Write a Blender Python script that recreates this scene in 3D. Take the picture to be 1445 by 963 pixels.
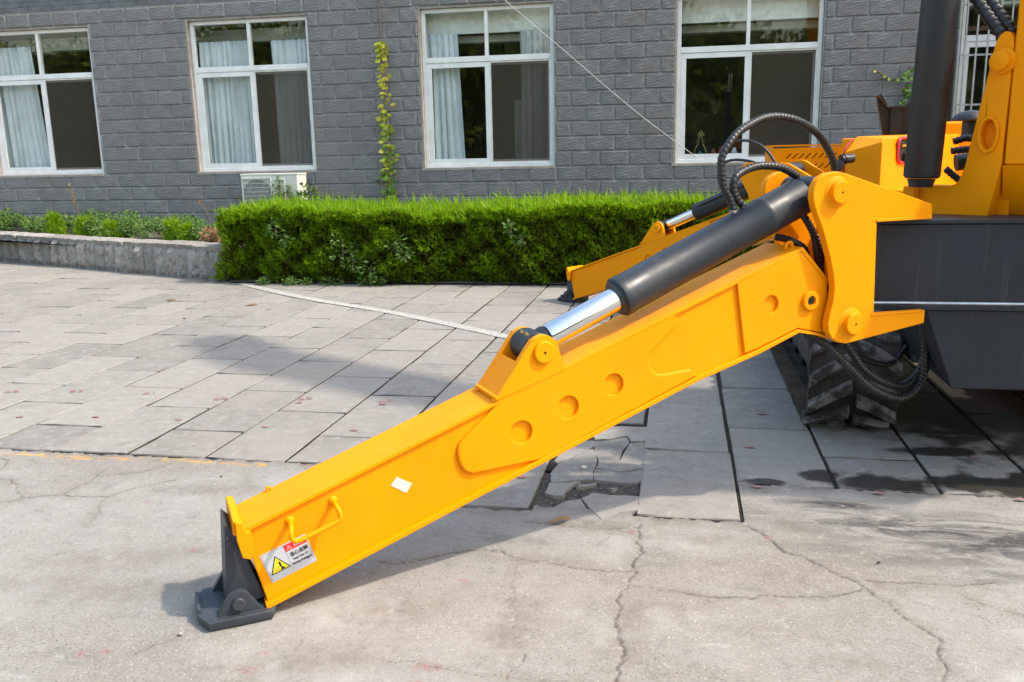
import bpy, bmesh, math, random
import numpy as np
from mathutils import Vector, Matrix, noise as mnoise

random.seed(7)
rng = np.random.default_rng(7)
for _o in list(bpy.data.objects):
    bpy.data.objects.remove(_o)
SC = bpy.context.scene
COL = SC.collection
R = math.radians

# ------------------------------------------------------------------ camera
# world: X along the building wall (to the right), Y towards the wall, Z up, metres
cam = bpy.data.cameras.new('camera')
cam.sensor_width = 36.0
cam.lens = 31.03
cam.clip_start = 0.05
cam.clip_end = 600
cam_o = bpy.data.objects.new('camera', cam)
COL.objects.link(cam_o)
pitch, roll, yaw = 0.2082, -0.0206, 0.1912
_f = Vector((0, math.cos(pitch), -math.sin(pitch)))
_u = Vector((0, math.sin(pitch), math.cos(pitch)))
_x = Vector((1, 0, 0))
_x2 = _x * math.cos(roll) + _u * math.sin(roll)
_u2 = _u * math.cos(roll) - _x * math.sin(roll)
_M = Matrix.Rotation(yaw, 3, 'Z')
_x2, _u2, _f = _M @ _x2, _M @ _u2, _M @ _f
cam_o.matrix_world = Matrix(((_x2.x, _u2.x, -_f.x, 0), (_x2.y, _u2.y, -_f.y, 0), (_x2.z, _u2.z, -_f.z, 1.342), (0, 0, 0, 1)))
SC.camera = cam_o

# ------------------------------------------------------------------ sky, sun, exposure
SUN = Vector((0.80, -0.035, 1.0)).normalized()          # towards the sun
sun_el = math.asin(SUN.z)
sun_az = math.atan2(SUN.x, SUN.y)
W = bpy.data.worlds.new("World")
SC.world = W
W.use_nodes = True
wn = W.node_tree
wn.nodes.clear()
sky = wn.nodes.new('ShaderNodeTexSky')
sky.sky_type = 'NISHITA'
sky.sun_disc = False
sky.sun_elevation = sun_el
sky.sun_rotation = sun_az
sky.air_density = 2.0
sky.dust_density = 3.0
sky.ozone_density = 2.0
bg = wn.nodes.new('ShaderNodeBackground')
bg.inputs['Strength'].default_value = 0.15
wo = wn.nodes.new('ShaderNodeOutputWorld')
wn.links.new(sky.outputs[0], bg.inputs['Color'])
wn.links.new(bg.outputs[0], wo.inputs[0])
sl = bpy.data.lights.new('sun', 'SUN')
sl.energy = 2.15
sl.angle = R(1.8)
sl.color = (1.0, 0.90, 0.77)
so = bpy.data.objects.new('sun', sl)
so.rotation_euler = SUN.to_track_quat('Z', 'Y').to_euler()
so.location = (6, 0, 9)
COL.objects.link(so)
SC.view_settings.view_transform = 'Standard'
SC.view_settings.look = 'None'
SC.view_settings.exposure = 1.15
SC.view_settings.gamma = 1.0
SC.view_settings.use_curve_mapping = False

# ------------------------------------------------------------------ material helpers
class NT:
    def __init__(self, name):
        self.m = bpy.data.materials.new(name)
        self.m.use_nodes = True
        self.t = self.m.node_tree
        self.t.nodes.clear()
        self.out = self.n('ShaderNodeOutputMaterial')
    def n(self, t, **kw):
        nd = self.t.nodes.new(t)
        for k, v in kw.items():
            setattr(nd, k, v)
        return nd
    def l(self, a, b):
        self.t.links.new(a, b)
    def put(self, sock, v):
        if isinstance(v, bpy.types.NodeSocket):
            self.l(v, sock)
        elif isinstance(v, (tuple, list)) and len(v) == 3 and sock.type == 'RGBA':
            sock.default_value = (*v, 1)
        else:
            sock.default_value = v
    def math(self, op, a, b=0.0, c=None, clamp=False):
        nd = self.n('ShaderNodeMath', operation=op, use_clamp=clamp)
        self.put(nd.inputs[0], a); self.put(nd.inputs[1], b)
        if c is not None: self.put(nd.inputs[2], c)
        return nd.outputs[0]
    def mix(self, f, a, b, mode='MIX'):
        nd = self.n('ShaderNodeMix', data_type='RGBA', blend_type=mode)
        self.put(nd.inputs[0], f); self.put(nd.inputs[6], a); self.put(nd.inputs[7], b)
        return nd.outputs[2]
    def pos(self):
        if not hasattr(self, '_p'):
            self._p = self.n('ShaderNodeNewGeometry').outputs['Position']
        return self._p
    def objc(self):
        if not hasattr(self, '_oc'):
            self._oc = self.n('ShaderNodeTexCoord').outputs['Object']
        return self._oc
    def noise(self, scale, detail=3, rough=0.55, vec=None, stretch=None, dist=0.0):
        nd = self.n('ShaderNodeTexNoise')
        nd.inputs['Scale'].default_value = scale
        nd.inputs['Detail'].default_value = detail
        nd.inputs['Roughness'].default_value = rough
        nd.inputs['Distortion'].default_value = dist
        v = vec or self.pos()
        if stretch:
            mp = self.n('ShaderNodeMapping')
            mp.inputs['Scale'].default_value = stretch[:3]
            if len(stretch) > 3: mp.inputs['Rotation'].default_value = (0, 0, stretch[3])
            self.l(v, mp.inputs[0]); v = mp.outputs[0]
        self.l(v, nd.inputs['Vector'])
        return nd.outputs[0]
    def vor(self, scale, out='Distance', feat='F1', vec=None):
        nd = self.n('ShaderNodeTexVoronoi', feature=feat)
        nd.inputs['Scale'].default_value = scale
        self.l(vec or self.pos(), nd.inputs['Vector'])
        return nd.outputs[out]
    def ramp(self, v, a, b, lo=0.0, hi=1.0):
        nd = self.n('ShaderNodeMapRange', interpolation_type='SMOOTHSTEP')
        self.put(nd.inputs[0], v)
        for i, x in enumerate((a, b, lo, hi)): nd.inputs[i + 1].default_value = x
        return nd.outputs[0]
    def attr(self, name, fac=True):
        nd = self.n('ShaderNodeAttribute', attribute_name=name)
        return nd.outputs['Fac' if fac else 'Color']
    def rand(self):
        return self.n('ShaderNodeObjectInfo').outputs['Random']
    def bump(self, h, strength=0.3, dist=0.01):
        nd = self.n('ShaderNodeBump')
        nd.inputs['Strength'].default_value = strength
        nd.inputs['Distance'].default_value = dist
        self.l(h, nd.inputs['Height'])
        return nd.outputs[0]
    def bsdf(self, col, rough=0.5, metal=0.0, normal=None, spec=0.5, coat=0.0, **kw):
        b = self.n('ShaderNodeBsdfPrincipled')
        self.put(b.inputs['Base Color'], col)
        self.put(b.inputs['Roughness'], rough)
        self.put(b.inputs['Metallic'], metal)
        self.put(b.inputs['Specular IOR Level'], spec)
        if coat: b.inputs['Coat Weight'].default_value = coat; b.inputs['Coat Roughness'].default_value = 0.12
        if normal is not None: self.l(normal, b.inputs['Normal'])
        for k, v in kw.items(): self.put(b.inputs[k.replace('_', ' ')], v)
        return b
    def fin(self, b):
        self.l(b.outputs[0], self.out.inputs[0])
        return self.m
    def ell(self, cx, cy, rx, ry, rot=0.0, edge=0.25, warp=0.25, wscale=6.0):
        """soft-edged, ragged ellipse on the ground at (cx, cy): 1 inside"""
        mp = self.n('ShaderNodeMapping', vector_type='TEXTURE')
        mp.inputs['Location'].default_value = (cx, cy, 0)
        mp.inputs['Rotation'].default_value = (0, 0, rot)
        mp.inputs['Scale'].default_value = (rx, ry, 1e3)
        self.l(self.pos(), mp.inputs[0])
        ln = self.n('ShaderNodeVectorMath', operation='LENGTH')
        self.l(mp.outputs[0], ln.inputs[0])
        d = self.math('ADD', ln.outputs['Value'], self.math('MULTIPLY', self.math('SUBTRACT', self.noise(wscale, 4), 0.5), warp * 4))
        return self.ramp(d, 1 - edge, 1 + edge, 1.0, 0.0)

def simple(name, col, rough=0.5, metal=0.0, var=0.08, scale=12, bump=0.0, bscale=60, spec=0.5, **kw):
    t = NT(name)
    nz = t.noise(scale, 3)
    dark = tuple(c * (1 - var) for c in col); lite = tuple(min(1, c * (1 + var)) for c in col)
    c = t.mix(t.ramp(nz, 0.3, 0.7), dark, lite)
    nm = t.bump(t.noise(bscale, 3), bump, 0.004) if bump else None
    return t.fin(t.bsdf(c, rough, metal, nm, spec, **kw))

M = {}
# yellow machine paint: slight orange-peel, faint dust
t = NT('yellow_paint')
c = t.mix(t.ramp(t.noise(3, 3), .3, .7), (0.86, 0.285, 0.0), (0.90, 0.310, 0.0))
dust = t.math('MULTIPLY', t.ramp(t.noise(9, 5, .65), .5, .8), .06)
c = t.mix(dust, c, (0.62, 0.33, 0.09))
specks = t.ramp(t.vor(26, 'Distance'), .03, .055, 1, 0)
keep = t.ramp(t.noise(5.5, 2), .58, .63)
c = t.mix(t.math('MULTIPLY', t.math('MULTIPLY', specks, keep), .75), c, (0.16, 0.07, 0.015))
grime = t.math('MULTIPLY', t.ramp(t.noise(2.1, 4, .6), .52, .70), t.ramp(t.noise(60, 4, .75), .50, .72))
c = t.mix(t.math('MULTIPLY', grime, .30), c, (0.42, 0.17, 0.03))
scr = t.ramp(t.noise(70, 2, .6, stretch=(.10, 1, 1.5, .58)), .73, .80)
c = t.mix(t.math('MULTIPLY', scr, .30), c, (0.95, 0.50, 0.12))
M['yellow'] = t.fin(t.bsdf(c, t.ramp(t.noise(14, 4), .3, .8, .40, .56), 0, t.bump(t.math('ADD', t.math('MULTIPLY', t.noise(7, 2), 6.0), t.noise(90, 3)), .12, .002), .12))
# dark blue-grey paint
t = NT('dark_grey_paint')
c = t.mix(t.ramp(t.noise(4, 4), .3, .7), (0.019, 0.023, 0.030), (0.024, 0.028, 0.036))
st = t.ramp(t.noise(30, 3, .6, stretch=(1, 1, .06)), .58, .75)
c = t.mix(t.math('MULTIPLY', st, .6), c, (0.055, 0.061, 0.069))
M['dark'] = t.fin(t.bsdf(c, t.ramp(t.noise(8, 4), .3, .8, .38, .6), 0, t.bump(t.noise(120, 3), .06, .002), .35))
# semi-gloss black barrel paint
t = NT('barrel_paint')
c = t.mix(t.ramp(t.noise(5, 4), .3, .7), (0.012, 0.016, 0.023), (0.019, 0.024, 0.033))
sm = t.math('MULTIPLY', t.ramp(t.noise(16, 5, .7, stretch=(1, 1, .35)), .55, .78), .35)
c = t.mix(sm, c, (0.075, 0.078, 0.082))
M['barrel'] = t.fin(t.bsdf(c, t.ramp(t.noise(10, 4), .3, .8, .34, .54), 0, t.bump(t.noise(150, 2), .05, .002), .42))
t = NT('foot_paint')
c = t.mix(t.ramp(t.noise(9, 4), .3, .7), (0.030, 0.036, 0.046), (0.048, 0.055, 0.068))
scr = t.ramp(t.noise(42, 5, .75, stretch=(.4, 1.4, 1, .6)), .60, .70)
c = t.mix(t.math('MULTIPLY', scr, t.ramp(t.noise(6, 3), .45, .6)), c, (0.16, 0.165, 0.17))
c = t.mix(t.ramp(t.noise(20, 4, .7), .66, .76, 0, .6), c, (0.14, 0.12, 0.095))
M['foot'] = t.fin(t.bsdf(c, .5, 0, t.bump(t.noise(80, 3), .15, .003), .4))
M['black'] = simple('black_paint', (0.014, 0.016, 0.019), .45, 0, .3, 6, .06, 90)
M['rubber'] = simple('hose_rubber', (0.016, 0.016, 0.018), .42, 0, .35, 20, .15, 120)
t = NT('track_rubber')
c = t.mix(t.ramp(t.noise(6, 5, .65), .40, .66), (0.020, 0.018, 0.017), (0.070, 0.058, 0.048))
M['track'] = t.fin(t.bsdf(c, .75, 0, t.bump(t.noise(70, 4), .35, .004), .3))
t = NT('worn_lug')
c = t.mix(t.ramp(t.noise(9, 5, .7), .44, .60), (0.036, 0.034, 0.033), (0.18, 0.172, 0.165))
c = t.mix(t.ramp(t.noise(5, 4), .52, .68, 0, .8), c, (0.05, 0.04, 0.033))
M['lug'] = t.fin(t.bsdf(c, .72, 0, t.bump(t.noise(70, 4), .35, .004), .3))
M['brown_rubber'] = simple('dusty_track_inside', (0.075, 0.05, 0.035), .85, 0, .35, 12, .3, 60)
M['chrome'] = simple('chromed_steel', (0.72, 0.73, 0.75), .12, 1.0, .05, 5)
M['steel'] = simple('zinc_steel', (0.45, 0.45, 0.46), .35, 1.0, .15, 30)
M['rust'] = simple('rusty_steel', (0.06, 0.035, 0.022), .75, .2, .4, 30, .3, 80)
M['red'] = simple('red_rubber', (0.5, 0.02, 0.03), .45)
M['sticker_white'] = simple('sticker_white', (0.47, 0.48, 0.50), .6, 0, .03)
M['sticker_red'] = simple('sticker_red', (0.66, 0.02, 0.02), .4, 0, .03)
M['sticker_yellow'] = simple('sticker_yellow', (0.78, 0.62, 0.02), .4, 0, .03)
M['ink'] = simple('black_ink', (0.012, 0.010, 0.016), .5)
M['ink_grey'] = simple('grey_ink', (0.12, 0.12, 0.13), .5)
M['paper'] = simple('paper', (0.70, 0.62, 0.54), .7, 0, .06, 60)
M['hole'] = simple('dark_hole', (0.008, 0.006, 0.005), .8)
M['upvc'] = simple('white_window_frame', (0.80, 0.81, 0.80), .4, 0, .07, 5, .04)
M['white_dirty'] = simple('dirty_white_frame', (0.74, 0.72, 0.68), .5, 0, .12, 8)
M['cement'] = simple('cement_render', (0.34, 0.30, 0.27), .9, 0, .15, 9, .35, 50)
M['curtain'] = simple('curtain_cloth', (0.70, 0.735, 0.755), .85, 0, .06, 4, **{'Subsurface_Weight': 0.0})
M['curtain2'] = simple('grey_curtain_cloth', (0.52, 0.52, 0.52), .85, 0, .05, 4)
M['room'] = simple('room_wall', (0.20, 0.20, 0.17), .9, 0, .1, 1)
M['room_brown'] = simple('brown_cabinet', (0.13, 0.085, 0.06), .7, 0, .2, 3)
M['ceiling'] = simple('room_ceiling', (0.85, 0.86, 0.84), .85)
M['beam_wall'] = simple('inner_lintel', (0.50, 0.54, 0.50), .85)
M['ac'] = simple('ivory_metal', (0.66, 0.66, 0.60), .45, 0, .05, 4)
M['ac_grey'] = simple('grille_grey', (0.42, 0.42, 0.40), .5)
M['fan'] = simple('fan_grey', (0.16, 0.16, 0.16), .6)
M['fan_blade'] = simple('fan_blade_grey', (0.20, 0.20, 0.20), .5)
M['blue'] = simple('blue_print', (0.03, 0.10, 0.32), .5)
M['bars'] = simple('grey_painted_bar', (0.36, 0.36, 0.34), .5, 0, .1, 10)
M['wood'] = simple('brown_wood', (0.22, 0.12, 0.055), .6)
M['gold'] = simple('brass', (0.45, 0.35, 0.12), .35, .8)
M['teal'] = simple('teal_glaze', (0.04, 0.16, 0.20), .3)
M['brick_red'] = simple('red_plastic', (0.22, 0.04, 0.03), .5)
M['wire'] = simple('white_cable', (0.42, 0.42, 0.41), .6)

# brick tiles of the wall: same grey glaze, slight tone changes per brick
t = NT('grey_brick')
r = t.rand()
c = t.mix(r, (0.181, 0.180, 0.183), (0.208, 0.207, 0.207))
c = t.mix(t.math('MULTIPLY', t.ramp(t.noise(2.2, 4), .45, .75), .5), c, (0.180, 0.159, 0.145))
c = t.mix(t.math('MULTIPLY', t.ramp(t.noise(60, 4, .7), .58, .8), .35), c, (0.405, 0.353, 0.309))
c = t.mix(t.ramp(t.noise(2.6, 5, .65, stretch=(1.4, 1, .22)), .52, .74, 0, .25), c, (0.215, 0.210, 0.203))
c = t.mix(t.ramp(t.noise(1.7, 4, .6, stretch=(1.2, 1, .3)), .56, .76, 0, .4), c, (0.116, 0.114, 0.113))
w = t.n('ShaderNodeTexWave', wave_type='BANDS', bands_direction='Z')
w.inputs['Scale'].default_value = 9; w.inputs['Distortion'].default_value = 9; w.inputs['Detail'].default_value = 2.5; w.inputs['Detail Scale'].default_value = 1.6
mpn = t.n('ShaderNodeMapping'); mpn.inputs['Rotation'].default_value = (0, .45, 0); mpn.inputs['Scale'].default_value = (.75, 1, 1)
t.l(t.objc(), mpn.inputs[0]); t.l(mpn.outputs[0], w.inputs[0])
hh = t.math('ADD', t.math('MULTIPLY', w.outputs[1], .6), t.math('MULTIPLY', t.noise(40, 3), .4))
M['brick'] = t.fin(t.bsdf(c, .62, 0, t.bump(hh, .5, .010), .35))
M['mortar'] = simple('pale_mortar', (0.30, 0.297, 0.295), .9, 0, .15, 14, .3, 80)
M['brick_small'] = simple('slate_brick', (0.13, 0.137, 0.155), .7, 0, .2, 5, .2, 60)

# concrete apron, with cracks / stains carried by mesh attributes
def concrete_layers(t):
    c = t.mix(t.ramp(t.noise(1.3, 5, .6), .32, .68), (0.218, 0.204, 0.184), (0.279, 0.266, 0.246))
    c = t.mix(t.math('MULTIPLY', t.ramp(t.noise(.9, 4, .6, stretch=(1, 1.6, 1, .5)), .46, .66), .6), c, (0.169, 0.140, 0.110))
    fine = t.noise(130, 4, .8)
    c = t.mix(t.ramp(fine, .32, .74, 0, .72), c, (0.357, 0.339, 0.314))
    c = t.mix(t.ramp(t.noise(120, 2, .7), .58, .70, 0, .42), c, (0.108, 0.099, 0.094))
    v = t.vor(95, 'Color')
    sp = t.n('ShaderNodeSeparateColor'); t.l(v, sp.inputs[0])
    d = t.vor(95, 'Distance')
    chip = t.ramp(d, .18, .3, 1, 0)
    c = t.mix(t.math('MULTIPLY', chip, t.ramp(sp.outputs[0], .84, .88)), c, (0.432, 0.406, 0.374))
    c = t.mix(t.math('MULTIPLY', chip, t.ramp(sp.outputs[1], .94, .96)), c, (0.350, 0.199, 0.074))
    c = t.mix(t.math('MULTIPLY', chip, t.ramp(sp.outputs[2], .92, .95)), c, (0.067, 0.066, 0.069))
    c = t.mix(t.math('MULTIPLY', t.ramp(t.noise(1.6, 5, .65), .52, .70), .6), c, (0.40, 0.39, 0.37))
    # trowel / brush streaks
    br = t.noise(38, 2, .6, stretch=(.16, 1, 1, .9))
    c = t.mix(t.ramp(br, .62, .8, 0, .45), c, (0.382, 0.373, 0.350))
    return c, fine
t = NT('old_concrete')
c, fine = concrete_layers(t)
c = t.mix(t.math('MULTIPLY', t.attr('dust'), t.ramp(t.noise(11, 5, .7), .25, .65)), c, (0.165, 0.138, 0.108))
sm = t.noise(9, 6, .7, stretch=(.4, 1.2, 1, .30), dist=.7)
c = t.mix(t.math('MULTIPLY', t.attr('smear'), t.ramp(sm, .36, .58)), c, (0.040, 0.040, 0.043))
c = t.mix(t.math('MULTIPLY', t.attr('yel'), t.ramp(t.noise(26, 5, .75, stretch=(.35, 1, 1)), .46, .58)), c, (0.56, 0.30, 0.055))
c = t.mix(t.math('MULTIPLY', t.attr('redm'), t.ramp(t.noise(55, 4, .7), .42, .58, 0, .6)), c, (0.30, 0.055, 0.065))
c = t.mix(t.math('MULTIPLY', t.attr('crack'), t.ramp(t.noise(24, 4, .7), .25, .55)), c, (0.050, 0.043, 0.037))
c = t.mix(t.ramp(t.noise(10, 6, .72, dist=.6), .50, .72, 0, .42), c, (0.13, 0.12, 0.108))
c = t.mix(t.ramp(t.noise(23, 5, .7), .56, .74, 0, .5), c, (0.40, 0.385, 0.36))
hb = t.math('ADD', t.math('MULTIPLY', fine, .7), t.math('MULTIPLY', t.noise(34, 4, .7), .8))
M['concrete'] = t.fin(t.bsdf(c, .9, 0, t.bump(hb, .6, .008), .25))

# paving slabs: each its own tone, dusty top, dark damp patches beside the machine, painted shade under it
t = NT('paving_slab')
r = t.rand()
c = t.mix(r, (0.161, 0.145, 0.130), (0.268, 0.244, 0.216))
c = t.mix(t.math('MULTIPLY', t.ramp(t.noise(1.1, 5, .6), .4, .7), .55), c, (0.257, 0.227, 0.195))
c = t.mix(t.ramp(t.noise(6, 5, .65), .35, .72, 0, .45), c, (0.295, 0.276, 0.252))
c = t.mix(t.ramp(t.noise(3.4, 5, .7), .54, .72, 0, .5), c, (0.141, 0.134, 0.126))
c = t.mix(t.ramp(t.noise(150, 3, .75), .35, .75, 0, .5), c, (0.308, 0.297, 0.277))
c = t.mix(t.ramp(t.noise(100, 2, .7), .62, .74, 0, .45), c, (0.094, 0.089, 0.084))
c = t.mix(t.ramp(t.noise(13, 6, .75, dist=.5), .50, .68, 0, .36), c, (0.126, 0.117, 0.105))
c = t.mix(t.ramp(t.noise(17, 5, .72), .50, .68, 0, .42), c, (0.385, 0.363, 0.334))
c = t.mix(t.ramp(t.noise(.7, 4, .6), .50, .66, 0, .5), c, (0.289, 0.252, 0.215))
sc = t.noise(24, 3, .6, stretch=(.12, 1.3, 1, .25))
c = t.mix(t.ramp(sc, .66, .8, 0, .4), c, (0.360, 0.339, 0.319))
wet_shade = None
for a in ((0.83, 3.62, .20, .09, .1), (1.25, 3.66, .24, .12, 0), (1.18, 4.06, .22, .06, .1), (0.60, 3.70, .10, .07, .4), (1.55, 3.75, .25, .12, 0), (0.36, 3.58, .1, .03, 0), (1.45, 5.0, .55, .9, 0)):  # stains, except the last big ellipse: shade under the machine painted in
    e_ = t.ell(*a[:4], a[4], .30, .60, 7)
    e_ = t.math('MULTIPLY', e_, 1.0); wet_shade = e_ if wet_shade is None else t.math('MAXIMUM', wet_shade, e_)
c = t.mix(t.math('MULTIPLY', wet_shade, .93), c, (0.022, 0.019, 0.016))
hb = t.math('ADD', t.noise(120, 3, .7), t.noise(22, 4, .7))
rg = t.ramp(wet_shade, .3, .9, .86, .35)
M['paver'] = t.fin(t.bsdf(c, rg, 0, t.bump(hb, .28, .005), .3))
t = NT('joint_dirt')
c = t.mix(t.ramp(t.noise(40, 4, .7), .3, .7), (0.060, 0.052, 0.043), (0.125, 0.110, 0.092))
M['dirt'] = t.fin(t.bsdf(c, .95, 0, t.bump(t.noise(90, 4, .7), .8, .01), .2))
t = NT('joint_fill_dirt')
c = t.mix(t.ramp(t.noise(30, 4, .7), .3, .7), (0.018, 0.016, 0.013), (0.048, 0.042, 0.035))
M['joint'] = t.fin(t.bsdf(c, .95, 0, t.bump(t.noise(90, 4, .7), .8, .01), .2))
t = NT('worn_white_paint')
c = t.mix(t.ramp(t.noise(30, 5, .7), .42, .66), (0.40, 0.385, 0.35), (0.25, 0.238, 0.22))
M['line'] = t.fin(t.bsdf(c, .8))
M['red_mark'] = simple('faded_red_paint', (0.30, 0.155, 0.15), .9, 0, .25, 60)
t = NT('rough_stone')
r = t.rand()
c = t.mix(r, (0.248, 0.229, 0.204), (0.409, 0.378, 0.341))
c = t.mix(t.ramp(t.noise(14, 5, .7), .42, .7), c, (0.168, 0.158, 0.149))
c = t.mix(t.ramp(t.noise(9, 4, .7), .56, .75, 0, .7), c, (0.459, 0.385, 0.310))
M['stone'] = t.fin(t.bsdf(c, .88, 0, t.bump(t.noise(45, 5, .7), .6, .01), .3))
M['grit'] = simple('grey_grit', (0.115, 0.108, 0.10), .9, 0, .45, 90)
M['stone_mortar'] = simple('grey_mortar', (0.31, 0.31, 0.305), .9, 0, .12, 20, .3, 80)

def leafmat(name, cols, rough=.55, trans=.35):
    t = NT(name)
    a = t.attr('var')
    nd = t.n('ShaderNodeValToRGB')
    nd.color_ramp.elements[0].color = (*cols[0], 1)
    nd.color_ramp.elements[1].color = (*cols[-1], 1)
    for i, cc in enumerate(cols[1:-1]):
        el = nd.color_ramp.elements.new((i + 1) / (len(cols) - 1)); el.color = (*cc, 1)
    t.l(a, nd.inputs[0])
    b = t.bsdf(nd.outputs[0], rough, 0, None, .3)
    tr = t.n('ShaderNodeBsdfTranslucent'); t.l(nd.outputs[0], tr.inputs[0])
    mx = t.n('ShaderNodeMixShader'); mx.inputs[0].default_value = trans
    t.l(b.outputs[0], mx.inputs[1]); t.l(tr.outputs[0], mx.inputs[2])
    return t.fin(mx)
M['hedge'] = leafmat('conifer_hedge_leaf', [(0.15, 0.085, 0.030), (0.12, 0.185, 0.010), (0.20, 0.34, 0.008), (0.245, 0.42, 0.009), (0.29, 0.47, 0.013)], .55, .5)
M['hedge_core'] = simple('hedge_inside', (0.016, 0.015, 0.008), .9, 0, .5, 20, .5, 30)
M['weed'] = leafmat('broad_weed_leaf', [(0.05, 0.11, 0.02), (0.09, 0.18, 0.035), (0.17, 0.26, 0.06)])
M['vine'] = leafmat('creeper_leaf', [(0.05, 0.14, 0.02), (0.15, 0.26, 0.03), (0.40, 0.40, 0.045)])
M['dry'] = leafmat('dry_leaf', [(0.20, 0.11, 0.05), (0.33, 0.19, 0.09), (0.42, 0.28, 0.15)])
M['tree'] = leafmat('tree_leaf', [(0.05, 0.08, 0.014), (0.19, 0.24, 0.025), (0.40, 0.42, 0.04)])
M['stem'] = simple('brown_stem', (0.13, 0.085, 0.055), .8)

# window glass: clear sheet with fresnel reflection
t = NT('window_glass')
tr = t.n('ShaderNodeBsdfTransparent'); tr.inputs[0].default_value = (0.965, 0.985, 0.98, 1)
gl = t.n('ShaderNodeBsdfGlossy'); gl.inputs['Roughness'].default_value = 0.015
fr = t.n('ShaderNodeFresnel'); fr.inputs[0].default_value = 1.9
mx = t.n('ShaderNodeMixShader')
geo = t.n('ShaderNodeNewGeometry')
t.l(t.math('MULTIPLY', fr.outputs[0], t.math('SUBTRACT', 1.0, geo.outputs['Backfacing'])), mx.inputs[0]); t.l(tr.outputs[0], mx.inputs[1]); t.l(gl.outputs[0], mx.inputs[2])
M['glass'] = t.fin(mx)
t = NT('insect_screen')
tr = t.n('ShaderNodeBsdfTransparent'); df = t.n('ShaderNodeBsdfDiffuse'); df.inputs[0].default_value = (0.10, 0.085, 0.065, 1)
mx = t.n('ShaderNodeMixShader'); mx.inputs[0].default_value = .36
t.l(tr.outputs[0], mx.inputs[1]); t.l(df.outputs[0], mx.inputs[2])
M['screen'] = t.fin(mx)

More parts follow.
